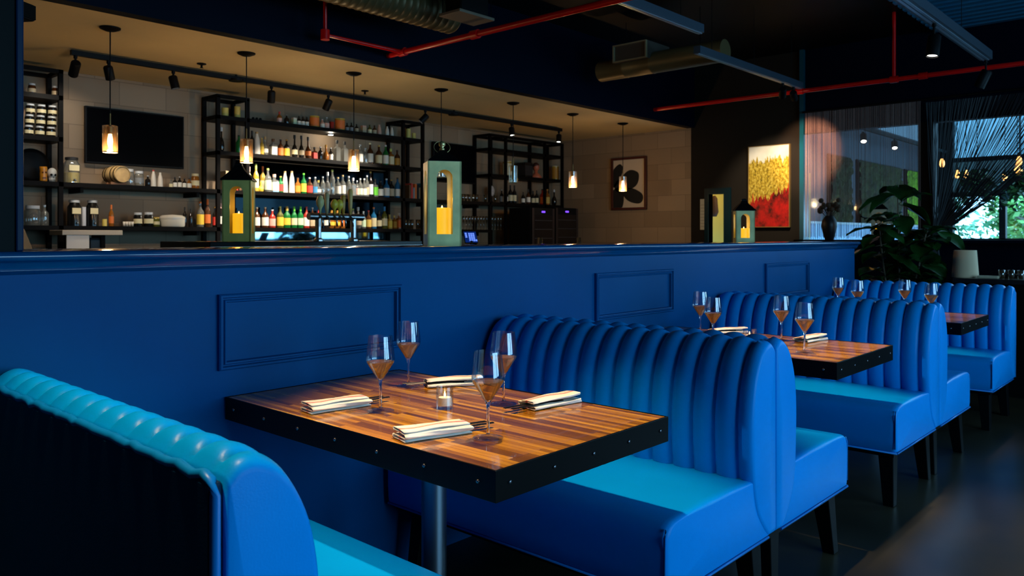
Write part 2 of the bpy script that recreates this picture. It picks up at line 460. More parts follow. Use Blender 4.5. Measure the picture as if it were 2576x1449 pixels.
def booth(xs, sides, label, group):
    t = thing('booth_bench', label, 'booth seat', (xs, 1.1515, 0), 0, group)
    for s in sides:
        make_seat(s, t); make_backrest(s, t)
        for y in (.075, LEN - .12):
            leg(MB(), s * .60, y, s * .635, y - (.02 if y < .5 else -.02)).build('leg', BLACK, t, bevel=.004)
            leg(MB(), s * .075, y, s * .06, y - .02).build('leg', BLACK, t, bevel=.004)
    x0 = -.66 if -1 in sides else .02; x1 = .66 if 1 in sides else -.02
    box(x0, x1, .03, LEN - .02, .235, .264).build('base_frame', BLACK, t)
    if len(sides) == 1:
        s = sides[0]
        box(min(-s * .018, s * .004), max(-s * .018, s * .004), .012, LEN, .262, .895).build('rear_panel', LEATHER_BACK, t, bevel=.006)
        p = MB(); x = -s * .011
        pts = [(x, .010, .27), (x, .008, .6), (x, .008, .875), (x, .02, .897)]
        for k in range(1, 43):
            pts.append((x + s * .002 * math.sin(k * 1.9), .02 + (LEN - .03) * k / 42, .899 + .004 * math.sin(k * 2.1) * (.5 + .5 * math.sin(k * .7))))
        p.tube(pts, .0085, 8).build('piping', WELT, t, smooth=True)
    return t
BX = [.605, 2.6024, 2.6024 + 2.0195, 2.6024 + 2.0195 + 1.9752]
G = 'blue leather booths along the half wall'
booth(BX[0], (1,), 'single blue leather booth at the near left, its dark flat back facing the viewer', G)
booth(BX[1], (-1, 1), 'double blue channel-back booth between the nearest table and the second table', G)
booth(BX[2], (-1, 1), 'double blue channel-back booth between the second table and the farthest table', G)
booth(BX[3] + .02, (-1,), 'single blue booth at the far end, behind the farthest table', G)

# ================================================================= tables
TW, TL, TX, TY = .7171, 1.1967, 1.2586, 1.1946
def make_table(label):
    t = thing('dining_table', label, 'table', (TX + TW / 2, TY + TL / 2, 0), 0, 'booth tables')
    hx, hy = TW / 2, TL / 2
    box(-hx + .006, hx - .006, -hy + .006, hy - .006, .715, .7605).build('tabletop', WOOD, t, bevel=.0015)
    m = MB()
    o = [(-hx, -hy), (hx, -hy), (hx, hy), (-hx, hy)]; i = [(-hx + .006, -hy + .006), (hx - .006, -hy + .006), (hx - .006, hy - .006), (-hx + .006, hy - .006)]
    rs = [m.ring([(x, y, z) for x, y in q]) for q, z in ((o, .69), (o, .7615), (i, .7615), (i, .69))]
    for a, b in zip(rs, rs[1:] + rs[:1]): m.bridge(a, b)
    m.build('edge_band', STEEL_B, t, bevel=.0012)
    box(-hx + .05, hx - .05, -hy + .05, hy - .05, .695, .715).build('underframe', STEEL_B, t)
    def rivet(x, y, ax, sg):
        ob = MB().lathe([(.0052, -.002), (.0052, .0005), (.0048, .0022), (.0032, .0036), (0, .0042)], 10, (0, 0, 0), ax).build('rivet', RIVET, t, smooth=True, loc=(x, y, .728))
        if sg < 0: ob.scale = (-1, 1, 1) if ax == 'x' else (1, -1, 1)
    for k in range(7):
        y = -hy + .055 + (2 * hy - .11) * k / 6
        rivet(-hx, y, 'x', -1)
        rivet(hx, y, 'x', 1)
    for k in range(5):
        x = -hx + .045 + (2 * hx - .09) * k / 4
        rivet(x, -hy, 'y', -1)
    MB().lathe([(0, .012), (.038, .012), (.038, .697), (0, .697)], 28).build('column', COLUMN, t, smooth=True, angle=40)
    box(-.16, .16, -.16, .16, .68, .696).build('mounting_plate', STEEL_B, t)
    box(-.26, .26, -.26, .26, 0, .014).build('base_plate', STEEL_B, t, bevel=.003)
    return t
T1 = make_table('nearest butcher-block table with black riveted steel edge, beside the near left booth')
OFF = [0, 2.0195, 2.0195 + 1.9752 + .015]
def tloc(k): return (TX + TW / 2 + OFF[k], TY + TL / 2, 0)
T2 = dup(T1, tloc(1), 0, 'second butcher-block table, between the two double blue booths')
T3 = dup(T1, tloc(2), 0, 'farthest butcher-block table, partly hidden behind the third booth')
ZTOP = .7612

# wine glasses
def glass_proto():
    t = thing('wine_glass', 'x', 'wine glass', (0, 0, 0), 0, 'stemmed glasses on the booth tables')
    f = [(.0040, .0118), (.0055, .0105), (.012, .0055), (.030, .0028), (.0395, .0014), (.0395, .0004), (0, .0004)]
    MB().lathe(f, 40).build('foot', GLASS, t, smooth=True, angle=50)
    st = [(0, .0100), (.0050, .0108), (.0040, .020), (.0036, .050), (.0038, .075), (.0052, .086), (.0085, .0935), (0, .0940)]
    MB().lathe(st, 20).build('stem', STEMG, t, smooth=True, angle=60)
    o = [(.0085, .0938), (.011, .097), (.026, .121), (.040, .142), (.0425, .150), (.0425, .156), (.0405, .175), (.0372, .203), (.0352, .2215)]
    i = [(.0344, .2215), (.0364, .203), (.0397, .175), (.0416, .156), (.0416, .150), (.0391, .1425), (.0250, .1216), (.0100, .0985), (.0070, .0955)]
    MB().lathe(o + i, 40, closed=True).build('bowl', GLASS, t, smooth=True, angle=50)
    w = [(0, .0962), (.0060, .0964), (.0096, .0990), (.0246, .1220), (.0386, .1430), (.0400, .1462), (0, .1462)]
    MB().lathe(w, 40).build('wine', AMBER_FILL, t, smooth=True, angle=50)  # plain amber body filling the bowl up to its widest point
    return t
spots = [(1.466, 1.860, 'left glass of the back pair'), (1.776, 2.10, 'x'), (1.454, 1.407, 'x'), (1.779, 1.655, 'x')]
gl_lab = [
    ['stemmed glass with pale wine beside the left napkin on the nearest table',
     'stemmed glass with pale wine at the back of the nearest table by the blue wall',
     'stemmed glass with pale wine at the front of the nearest table, closest to the viewer',
     'stemmed glass on the nearest table, partly behind the front glass, before the booth back'],
    ['second from the left of the four stemmed glasses on the second table',
     'leftmost of the four stemmed glasses on the second table, close to the wall',
     'rightmost of the four stemmed glasses on the second table, in front of its folded napkin',
     'third from the left of the four stemmed glasses on the second table'],
    ['second from the left of the four stemmed glasses on the farthest table',
     'leftmost of the four stemmed glasses on the farthest table, before the wall end',
     'rightmost of the four stemmed glasses on the farthest table',
     'third from the left of the four stemmed glasses on the farthest table']]
gp = glass_proto(); first = True
for k in range(3):
    for j, (x, y, _) in enumerate(spots):
        loc = (x + OFF[k], y, ZTOP)
        if first: gp.location = loc; gp['label'] = gl_lab[0][0]; first = False
        else: dup(gp, loc, .7 * j, gl_lab[k][j])

# folded napkins, knives and forks
def napkin_mesh(flip, seed):
    rnd = random.Random(seed)
    L, W = .195, .078
    path = []
    def arc(cy, cz, r, a0, a1, n=5):
        for k in range(n + 1):
            a = a0 + (a1 - a0) * k / n; path.append((cy + r * math.cos(a), cz + r * math.sin(a)))
    z0 = .0024
    path.append((-W / 2 + .006, z0)); path.append((0, z0))
    arc(W / 2 - .006, z0 + .004, .004, -PI / 2, PI / 2)
    path.append((0, z0 + .008)); arc(-W / 2 + .004, z0 + .0125, .0045, -PI / 2, -3 * PI / 2)
    path.append((0.0, z0 + .0185)); arc(W / 2 - .012, z0 + .0215, .003, -PI / 2, PI / 2)
    path.append((.0, z0 + .0255)); path.append((-W / 2 + .012, z0 + .023))
    m = MB(); N = 14; rings = []
    for q in range(N + 1):
        s = q / N; x = -L / 2 + L * s
        open_ = .35 * max(0, 1 - s * 5)       # the far end stands a little open
        sq = .80 + .2 * math.sin(PI * (.2 + .6 * s))
        rings.append(m.ring([(x * (1 + .012 * math.sin(i * .9 + seed)), y * (1 + .05 * math.sin(3 * s + i * .4)) + .003 * math.sin(4 * s + i), (z * (sq + open_ * .4) if z > .004 else z) + .0012 * math.sin(7 * s + i * 1.3) * min(1, z / .006)) for i, (y, z) in enumerate(path)]))
    for a, b in zip(rings, rings[1:]): m.bridge(a, b, closed=False)
    return m
def napkin(x, y, rz, label, seed):
    o = napkin_mesh(1, seed).build('folded_napkin', NAPKIN, None, smooth=True, loc=(x, y, ZTOP))
    s = o.modifiers.new('s', 'SOLIDIFY'); s.thickness = .0022; s.offset = 0
    o.rotation_euler = (0, 0, rz); tag(o, label, 'napkin', 'folded cloth napkins on the booth tables')
    return o
CUT = P('cutlery_dark', (.03, .026, .025), rough=.3, metal=.8)
def cutlery(kind, x, y, rz, label, z=.018):
    m = MB()
    if kind == 'dinner_knife':
        loft_pts = [(-.10, .009), (-.02, .010), (.02, .006), (.03, .0075), (.125, .006)]
    else:
        loft_pts = [(-.085, .011), (-.05, .0105), (-.03, .005), (.05, .004), (.115, .0075)]
    A = [m.ring([(px_, w, 0), (px_, -w, 0), (px_, -w * .7, .0028), (px_, w * .7, .0028)]) for px_, w in loft_pts]
    for a, b in zip(A, A[1:]): m.bridge(a, b)
    m.cap(A[0]); m.cap(A[-1])
    o = m.build(kind, CUT, None, bevel=.0008, loc=(x, y, ZTOP + z)); o.rotation_euler = (0, 0, rz)
    return tag(o, label, 'knife' if 'knife' in kind else 'fork', 'cutlery wrapped in the napkins')
naps = [(1.400, 1.985, -.12, 0, 'left back'), (1.377, 1.530, -.25, 0, 'front left'), (1.895, 2.00, PI - .55, 1, 'back'), (1.872, 1.545, PI - .12, 1, 'right')]
nl = [['red striped white napkin at the left edge of the nearest table',
       'red striped white napkin at the front edge of the nearest table, near the viewer',
       'red striped white napkin at the back of the nearest table, behind the candle holder',
       'red striped white napkin at the right end of the nearest table, before the booth back'],
      [None, None, 'red striped napkin on the second table, behind its square candle holder', 'cream napkin on the second table, right of the rightmost glass']]
for k in range(2):
    for j, (x, y, rz, s, w) in enumerate(naps):
        if nl[k][j] is None: continue
        X = x + OFF[k]
        napkin(X, y, rz, nl[k][j], 3 + j + 5 * k)
        c, n_ = math.cos(rz), math.sin(rz)
        where = nl[k][j].split(' napkin ')[1]
        for q, kd in ((-.010, 'dinner_knife'), (.014, 'dinner_fork')):
            a = .052
            cutlery(kd, X + c * a - n_ * q, y + n_ * a + c * q, rz, ('dark knife tip' if 'knife' in kd else 'dark fork handle') + ' sticking out of the napkin ' + where.split(',')[0], .0115)

# candle holders
def votive(k, label, square=False):
    t = thing('candle_holder', label, 'candle holder', (1.617 + OFF[k], 1.745, ZTOP), PI / 4 if square else 0, 'candle holders on the booth tables')
    n, r = (4, .034) if square else (36, .026)
    MB().lathe([(0, 0), (r, 0), (r, .066), (r - .0022, .066), (r - .0022, .009), (0, .009)], n).build('glass_cup', GLASS, t, smooth=not square, angle=50)
    MB().lathe([(0, .0102), (.0195, .0102), (.0195, .034), (.004, .033), (0, .033)], 24).build('candle', P('wax_white', (.85, .80, .70), rough=.5, emis=(1, .62, .25), es=.12), t, smooth=True, angle=50)
    MB().lathe([(0, .033), (.0022, .035), (.0034, .041), (.0016, .049), (0, .053)], 8).build('flame', P('flame', (1, .7, .3), emis=(1, .6, .2), es=6), t, smooth=True)
    return t
votive(0, 'small round glass candle holder in the middle of the nearest table')
votive(1, 'small square glass candle holder on the second table, beside its striped napkin', True)

# ================================================================= lanterns on the cap and the bar
LANT = P('lantern_green', (.64, .62, .27), rough=.4, vary=.25, vscale=9)
LANT_O = P('lantern_olive', (.50, .42, .11), rough=.45, vary=.2, vscale=9)
LEDW = P('led_wax', (.9, .55, .05), rough=.5, emis=(1, .50, .01), es=.8)
def lantern(name_label, loc, rz, w, h, mat, roof, ring_, cw, ch):
    t = thing('lantern', name_label, 'lantern', loc, rz, 'candle lanterns along the bar')
    f = w * .135; aw = w * .235; zb = h * .135; za = h * .80   # frame, half opening, opening bottom, arch spring
    za = h * .90 - aw
    th = .008
    def face(ax, sg):
        m = MB(); N = 12
        op = [(-aw, zb), (aw, zb)] + [(aw * math.cos(PI * k / N), za + aw * math.sin(PI * k / N)) for k in range(N + 1)]
        out = [(-w / 2, 0), (w / 2, 0)] + [(w / 2 * (1 if k < 4 else (-1 if k > 8 else 1 - (k - 4) / 2)), h if 4 <= k <= 8 else za + (h - za) * (k / 4 if k < 4 else (N - k) / 4)) for k in range(N + 1)]
        def T(p, d):
            a, z = p
            return (a, sg * (w / 2 - d), z) if ax == 'y' else (sg * (w / 2 - d), a, z)
        e0 = 0
        O1 = m.ring([T(p, 0) for p in out]); I1 = m.ring([T(p, 0) for p in op]); I2 = m.ring([T(p, th) for p in op]); O2 = m.ring([T(p, th) for p in out])
        m.bridge(O1, I1); m.bridge(I1, I2); m.bridge(I2, O2); m.bridge(O2, O1)
        return m
    for ax, sg in (('y', -1), ('y', 1), ('x', -1), ('x', 1)):
        face(ax, sg).build('arched_side', mat, t)
    box(-w / 2 + th, w / 2 - th, -w / 2 + th, w / 2 - th, zb - .012, zb - .002).build('floor_plate', mat, t)
    if roof:
        m = MB(); rr = []
        for q, z in ((.56, 0), (.56, .006), (.46, .022), (.22, .06), (.13, .085), (.13, .092), (.09, .10)):
            rr.append(m.ring([(i * w * q, j * w * q, h + z * w / .15) for i, j in ((-1, -1), (1, -1), (1, 1), (-1, 1))]))
        for a, b in zip(rr, rr[1:]): m.bridge(a, b)
        m.cap(rr[0]); m.cap(rr[-1]); m.build('roof', BLACK, t)
        zr = h + .10 * w / .15
    else:
        m = MB(); rr = []
        for q, z in ((.49, 0), (.49, .003), (.10, .05), (.075, .055)):
            rr.append(m.ring([(i * w * q, j * w * q, h + z * w / .15) for i, j in ((-1, -1), (1, -1), (1, 1), (-1, 1))]))
        for a, b in zip(rr, rr[1:]): m.bridge(a, b)
        m.cap(rr[0]); m.cap(rr[-1]); m.build('roof', BLACK, t)
        zr = h + .055 * w / .15
        MB().lathe([(0, zr - .002), (.012, zr), (.012, zr + .008), (.006, zr + .014), (.015, zr + .022), (.015, zr + .034), (.006, zr + .042), (0, zr + .043)], 16).build('finial', P('brass_old', (.62, .50, .22), rough=.35, metal=.85), t, smooth=True)
    if ring_:
        R = .037
        MB().tube([(R * math.cos(2 * PI * k / 28), .012 * math.sin(2 * PI * k / 28), zr + .014 + R * .78 * math.sin(2 * PI * k / 28)) for k in range(28)], .0016, 6, closed=True).build('ring_handle', P('brass_old', (.25, .19, .06)), t, smooth=True)
    # the candle stands inside: a thing of its own
    c = thing('pillar_candle', 'glowing yellow pillar candle inside the ' + ' '.join(name_label.split(' ')[:8]).rstrip(','), 'candle', (loc[0], loc[1], loc[2] + zb - .002), rz, 'pillar candles inside the lanterns')
    m = MB(); m.lathe([(0, 0), (cw / 2, 0), (cw / 2, ch), (cw / 2 - .005, ch + .002), (cw / 2 - .012, ch - .004), (0, ch - .006)], 28); m.build('wax', LEDW, c, smooth=True, angle=50)
    MB().lathe([(0, ch - .006), (.003, ch - .003), (.004, ch + .006), (0, ch + .015)], 8).build('flame_tip', P('flame', (1, .7, .3)), c, smooth=True)
    point(c, (0, 0, ch + .04), .22, (1, .5, .08), .012, 'candle_light')
    return t
def face_cam(p): return math.atan2(p[1], p[0]) - PI / 2     # the arched face turned to the viewer
def at_cap(u, y, z): 
    p, D = on_y(u, 600, y); return (p.x, p.y, z), D
p, D = at_cap(1112, 2.66, 1.236)
s = D / FPX
lantern('tall open-topped green lantern with ring handle, second from the left along the wall cap', p, math.radians(9) + face_cam(p), 84 * s, 208 * s, LANT, False, True, 45 * s, 66 * s)
p, D = at_cap(1871, 2.70, 1.236); s = D / FPX
lantern('short green lantern with dark roof before the red and gold painting', p, math.radians(10) + face_cam(p), 46 * s, 78 * s, LANT, True, False, 31 * s, 24 * s)
YBAR = 4.0
p, D = at_cap(601, YBAR + .1, 1.249); s = D / FPX
lantern('roofed olive lantern standing on the black bar counter at the left', p, math.radians(-10) + face_cam(p), 68 * s, 152 * s, LANT_O, True, False, 30 * s, 50 * s)
p, D = on_x(2211, 600, XR - .155); s = D / FPX
lantern('small cream lantern on the window sill behind the potted fig', (p.x, p.y, SILL), face_cam(p), 36 * s, 76 * s, P('lantern_cream', (.45, .36, .22), rough=.5), True, False, 18 * s, 26 * s)

# ================================================================= bar counter, taps
xb0 = on_y(528, 600, YBAR)[0].x; xb1 = on_y(1062, 600, YBAR)[0].x
t = thing('bar_counter', 'black bar counter with a steel lip, behind the half wall', 'bar counter', ((xb0 + xb1) / 2, YBAR + .3, 0))
hw = (xb1 - xb0) / 2
box(-hw, hw, -.3, .3, 1.205, 1.249).build('counter_top', P('counter_black', (.003, .003, .0035), rough=.2, spec=.2), t, bevel=.004)
box(-hw + .04, hw - .04, -.2, .25, 0, 1.205).build('counter_body', BLACK, t)
box(-hw, hw, -.304, -.298, 1.21, 1.222).build('steel_lip', CHROME, t)
# beer tap tower with handles
TT = on_y(846, 600, YBAR + .12)[0]
t = thing('beer_tap_tower', 'chrome beer tap tower with six handles on the bar counter', 'beer tap', (TT.x, TT.y, 1.249))
m = MB(); m.lathe([(0, 0), (.03, 0), (.03, .01), (.018, .02), (.018, .16), (0, .165)], 14, (-.13, 0, 0)); m.lathe([(0, 0), (.03, 0), (.03, .01), (.018, .02), (.018, .16), (0, .165)], 14, (.13, 0, 0))
m.build('tower_posts', CHROME, t, smooth=True, angle=40)
MB().lathe([(0, -.2), (.022, -.2), (.022, .2), (0, .2)], 14, (0, 0, .15), 'x').build('crossbar', CHROME, t, smooth=True, angle=40)
hs = [(800, (.62, .5, .2), .11, 'oval'), (817, (.50, .34, .16), .13, 'bar'), (836, (.66, .44, .04), .09, 'oval'), (849, (.66, .44, .04), .09, 'oval'), (858, (.45, .2, .02), .12, 'bar'), (876, (.6, .33, .08), .16, 'bar')]
for k, (u, col, hh, sh) in enumerate(hs):
    x = on_y(u, 600, YBAR + .12)[0].x - TT.x
    m = MB()
    if sh == 'oval': m.lathe([(0, .0), (.006, .0), (.008, .03), (.022, hh * .5), (.024, hh * .75), (.012, hh), (0, hh + .004)], 12)
    else: m.lathe([(0, .0), (.007, .0), (.012, hh * .3), (.016, hh * .9), (.01, hh), (0, hh + .003)], 12)
    m.build('tap_handle', P('tap_%d' % k, col, rough=.4), t, smooth=True, loc=(x, -.022, .165))
    MB().tube([(x, -.02, .165), (x, -.022, .15), (x, -.045, .14), (x, -.05, .09)], .007, 8).build('faucet', CHROME, t, smooth=True)

# ================================================================= bar shelving
SH = {'A': 2.372, 'B': 2.05, 'C': 1.702, 'D': 1.362}
YSF, YSB = 6.74, 7.03
def upright(m, x, y, z0, z1, r=.016): m.box(x - r, x + r, y - r, y + r, z0, z1)
def post(t, x, y, z0, z1): box(x - .016, x + .016, y - .016, y + .016, z0, z1).build('post', IRON, t)
def shelf_unit(label, x0, x1, levels, posts, ztop):
    t = thing('shelving_unit', label, 'shelving', (0, 0, 0), 0, 'black iron shelving of the back bar')
    for x in posts:
        for y in (YSF + .016, YSB - .016): post(t, x, y, 1.10 if x < 6.95 else 0, ztop)
    for l in levels:
        z = SH[l]; box(x0, x1, YSF, YSB, z - .035, z).build('shelf', IRON, t)
    return t
def X(u, y=YSF + .016): return on_y(u, 500, y)[0].x
# left tower
xa0, xa1 = 1.62, X(152)
t = shelf_unit('black iron shelf tower at the far left of the bar, holding stacked jars', xa0, xa1 + .016, 'ABCD', (xa0 + .02, xa1), 2.56)
for x in (xa0 + .02, xa1): box(x - .016, x + .016, YSF, YSB, 2.545, 2.575).build('top_rail', IRON, t)
for y in (YSF + .016, YSB - .016): box(xa0, xa1 + .016, y - .016, y + .016, 2.545, 2.575).build('top_rail', IRON, t)
# centre unit
xc = [X(u) for u in (548, 622, 1014, 1063)]
t = shelf_unit('wide black iron centre shelving filled with liquor bottles', xc[0] - .016, xc[3] + .016, 'ABCD', xc, 2.545)
for a, b in ((0, 1), (2, 3)):
    for x in (xc[a], xc[b]): box(x - .015, x + .015, YSF, YSB, 2.53, 2.56).build('top_rail', IRON, t)
    for y in (YSF + .016, YSB - .016): box(xc[a], xc[b], y - .015, y + .015, 2.53, 2.56).build('top_rail', IRON, t)
# right unit
xe0, xe1, xe2, xe3 = X(1232), X(1272), X(1370), X(1414)
t = shelf_unit('black iron shelving at the right end of the bar, with a bust and canisters', xe0 - .016, xe3 + .016, 'ABC', (xe0, xe1, xe2, xe3), 2.53)
for x in (xe0, xe1, xe2, xe3): box(x - .015, x + .015, YSF, YSB, 2.515, 2.545).build('top_rail', IRON, t)
for y in (YSF + .016, YSB - .016): box(xe0, xe3, y - .015, y + .015, 2.515, 2.545).build('top_rail', IRON, t)
# wall shelves between the units
for x0, x1, lv, lab in ((xa1 + .018, xc[0] - .018, 'C', 'upper black wall shelf under the left television'), (xa1 + .018, xc[0] - .018, 'D', 'lower black wall shelf under the left television, with dispensers'),
                        (xc[3] + .018, xe0 - .018, 'C', 'upper black wall shelf under the right television, with tumblers'), (xc[3] + .018, xe0 - .018, 'D', 'lower black wall shelf under the right television, with stemmed glasses')):
    t = thing('wall_shelf', lab, 'shelf', (0, 0, 0), 0, 'black wall shelves of the back bar')
    z = SH[lv]; box(x0, x1, YSF, YSB + .02, z - .035, z).build('shelf_board', IRON, t)
    for x in (x0 + .15, x1 - .15): box(x - .012, x + .012, YSF + .05, YSB + .02, z - .075, z - .035).build('bracket', IRON, t)
# back bar cabinet under the shelves
t = thing('back_bar_cabinet', 'dark low cabinet under the back bar shelves', 'cabinet', (0, 0, 0))
box(1.62, 6.95, 6.5, YB - .005, 1.06, 1.10).build('worktop', P('counter_black', (.006, .006, .007)), t)
box(1.62, 6.95, 6.55, YB - .005, 0, 1.06).build('carcass', BLACK, t)
# mirror
t = thing('bar_mirror', 'mirror behind the lower bottle shelves reflecting the bright windows', 'mirror', (0, 0, 0))
box(xc[1] + .02, xc[2] - .02, YB - .012, YB - .002, 1.105, 1.322).build('mirror_glass', P('mirror', (.30, .52, .58), rough=.03, metal=1), t)
box(xc[1] + .02, xc[2] - .02, YB - .012, YB - .002, 1.325, 2.01).build('smoked_glass', P('smoked_mirror', (.004, .007, .009), rough=.06, metal=1), t)  # upper part of the mirror, its dim reflection put into the colour
m = MB(); a, b = xc[1] + .02, xc[2] - .02
m.box(a - .015, a, YB - .014, YB - .002, 1.1, 2.012); m.box(b, b + .015, YB - .014, YB - .002, 1.1, 2.012); m.build('frame', IRON, t)
# televisions
for x0, x1, z0, z1, lab in ((2.457, 3.287, 1.885, 2.357, 'wide black wall television above the left bar shelf'), (6.30, 7.0, 1.93, 2.405, 'black wall television left of the right shelving unit')):
    t = thing('television', lab, 'television', ((x0 + x1) / 2, YB - .03, z0), 0, 'wall televisions')
    w = (x1 - x0) / 2; h = z1 - z0
    box(-w, w, -.03, .005, 0, h).build('screen_housing', BLACK, t, bevel=.004)
    box(-w + .012, w - .012, -.0325, -.0295, .014, h - .012).build('screen', P('screen_glass', (.0015, .0015, .002), rough=.3, spec=.015), t)
    box(-.15, .15, .004, .0305, h * .35, h * .65).build('wall_bracket', BLACK, t)

# ---------------------------------------------------------------- bottles, jars, cans
GC = {
 'clear': thin('bottle_clear', (.72, .72, .68), .12, .18, (.5, .5, .46)), 'dark': P('bottle_dark', (.008, .006, .005), rough=.1), 'green': P('bottle_green', (.006, .10, .02), rough=.1),
 'brown': P('bottle_brown', (.05, .015, .004), rough=.1), 'amber': P('bottle_amber', (.22, .07, .008), rough=.12), 'white': P('bottle_white', (.60, .53, .44), rough=.3),
 'red': P('bottle_red', (.28, .02, .012), rough=.15), 'blue': P('bottle_blue', (.01, .09, .20), rough=.1), 'pink': P('bottle_pink', (.5, .28, .2), rough=.3), 'olive': P('bottle_olive', (.07, .07, .01), rough=.1),
 'yellow': P('bottle_yellow', (.5, .32, .03), rough=.3), 'gold': P('bottle_gold', (.42, .25, .03), rough=.2), 'black': P('bottle_black', (.004, .004, .004), rough=.2)}
LC = {'white': (.68, .62, .52), 'cream': (.62, .52, .30), 'yellow': (.66, .42, .035), 'orange': (.62, .14, .02), 'amber': (.42, .19, .015), 'red': (.5, .03, .02), 'green': (.12, .5, .03), 'pale green': (.45, .55, .36),
      'black': (.01, .01, .01), 'beige': (.4, .3, .18), 'blue': (.03, .2, .4), 'pink': (.6, .33, .26), 'gold': (.5, .32, .06), 'lime': (.42, .48, .10), 'silver': (.5, .5, .5), 'cork': (.4, .24, .1), 'grey': (.2, .2, .2), 'dark': (.01, .008, .008), 'brown': (.1, .04, .01)}
def LM(n): return P('label_' + n.replace(' ', '_'), LC[n], rough=.6)
SHAPES = {
 'spirit': ([(0, 0), (.96, 0), (1, .02), (1, .56), (.9, .63), (.42, .73), (.32, .78), (.31, .90), (.36, .905), (.36, .93), (0, .93)], (.10, .50), (.36, .915, 1.0), 1.0),
 'wine': ([(0, 0), (.96, 0), (1, .02), (1, .54), (.85, .64), (.42, .73), (.33, .80), (.32, .96), (0, .96)], (.14, .46), (.37, .80, 1.0), 1.0),
 'square': ([(0, 0), (1.25, 0), (1.3, .02), (1.3, .60), (1.1, .66), (.42, .71), (.40, .86), (0, .86)], (.10, .55), (.46, .84, 1.0), 1.30),
 'round': ([(0, 0), (.7, 0), (.95, .12), (1, .26), (.92, .40), (.6, .52), (.3, .60), (.26, .86), (0, .86)], (.16, .36), (.38, .84, 1.0), 1.0),
 'tall': ([(0, 0), (.96, 0), (1, .02), (1, .60), (.75, .70), (.36, .80), (.30, .94), (0, .94)], (.10, .44), (.38, .92, 1.0), 1.0),
 'ceramic': ([(0, 0), (1, 0), (1, .06), (.92, .4), (.72, .70), (.45, .84), (.36, .93), (0, .93)], None, (.40, .92, 1.0), 1.0),
 'jar': ([(0, 0), (.96, 0), (1, .03), (1, .74), (.82, .82), (.80, .86), (0, .86)], (.22, .55), (.88, .84, 1.0), 1.0),
 'can': ([(0, 0), (1, 0), (1, .97), (0, .97)], (.12, .85), (1.02, .96, 1.0), 1.0),
 'box': ([(0, 0), (1.35, 0), (1.35, 1), (0, 1)], (.15, .8), None, 1.35),
}
ORD = 'first second third fourth fifth sixth seventh eighth ninth tenth eleventh twelfth thirteenth fourteenth fifteenth sixteenth seventeenth eighteenth nineteenth twentieth'.split()
def ordw(i):
    return ORD[i] if i < 20 else 'twenty-' + ORD[i - 20] if i < 29 else ['thirtieth', 'thirty-first', 'thirty-second', 'thirty-third', 'thirty-fourth', 'thirty-fifth', 'thirty-sixth', 'thirty-seventh', 'thirty-eighth', 'thirty-ninth', 'fortieth'][i - 29]
NAMES = {'jar': 'glass_jar', 'can': 'tin_can', 'box': 'small_carton'}
def bottle(x, y, z, r, h, shape, glass, label, cap, text, group, cat='bottle'):
    pr, lz, cz, kk = SHAPES[shape]
    n = 4 if shape in ('square', 'box') else 16
    ph = PI / 4 + (YAW - PI / 2) * .0 if n == 4 else 0
    o = MB().lathe([(a * r, b * h) for a, b in pr], n, phase=ph).build(NAMES.get(shape, 'liquor_bottle'), GC[glass], None, smooth=n > 4, angle=40, loc=(x, y, z))
    tag(o, text, {'jar': 'jar', 'can': 'can', 'box': 'carton'}.get(shape, cat), group)
    if label and lz:
        a = r * kk * 1.02
        MB().lathe([(a, lz[0] * h), (a, lz[1] * h)], n, phase=ph).build('label', LM(label), o, smooth=n > 4)
    if cap and cz:
        MB().lathe([(0, cz[1] * h), (cz[0] * r, cz[1] * h), (cz[0] * r, cz[2] * h), (0, cz[2] * h)], 12).build('lid' if shape in ('jar', 'can') else 'cap', LM(cap), o, smooth=True, angle=40)
    return o
KIND = {'jar': 'jar', 'can': 'tin', 'box': 'carton'}
def row(items, level, where, group, y=YSF + .10, z=None):
    items = sorted(items, key=lambda q: q[0])
    used = []
    for i, (u, wpx, hpx, shape, glass, label, cap) in enumerate(items):
        k = 0
        yy = y + (.085 if any(abs(u - q) < 6 for q in used[-1:]) else 0)
        used.append(u if yy == y else -99)
        p, D = on_y(u, 500, yy); s = D / FPX
        r = wpx * s / 2; h = hpx * s
        if shape in ('square', 'box'): r *= .82
        txt = '%s%s %s, %s from left on %s' % (glass, (' ' + label + '-labelled') if label and shape != 'ceramic' else '', KIND.get(shape, 'bottle'), ordw(i), where)
        bottle(p.x, yy, z if z is not None else SH[level], r, h, shape, glass, label, cap, txt, group)
A = [(703, 13, 30, 'wine', 'amber', 'pink', 'red'), (721, 13, 24, 'spirit', 'dark', None, 'grey'), (740, 12, 19, 'box', 'white', 'pale green', None), (752, 10, 25, 'spirit', 'dark', 'white', 'dark'), (762, 10, 25, 'spirit', 'dark', 'white', 'dark'), (772, 10, 25, 'spirit', 'dark', 'white', 'dark'),
     (791, 24, 29, 'can', 'gold', 'orange', 'yellow'), (811, 12, 24, 'spirit', 'pink', 'white', 'silver'), (822, 13, 30, 'spirit', 'clear', 'pink', 'silver'), (834, 11, 20, 'box', 'red', None, None), (855, 25, 30, 'can', 'gold', 'orange', 'yellow'), (873, 10, 22, 'spirit', 'dark', 'grey', 'dark'), (884, 10, 24, 'spirit', 'dark', 'grey', 'dark'), (897, 10, 22, 'spirit', 'dark', 'beige', 'dark'),
     (914, 14, 20, 'box', 'pink', 'beige', None), (930, 11, 24, 'spirit', 'olive', 'cream', 'dark'), (942, 11, 24, 'spirit', 'brown', 'beige', 'dark'), (954, 12, 27, 'ceramic', 'pink', None, 'pink'), (974, 11, 25, 'ceramic', 'white', None, 'white'), (986, 10, 24, 'ceramic', 'white', None, 'white')]
row(A, 'A', 'the top centre bar shelf', 'bottles and tins on the top centre shelf')
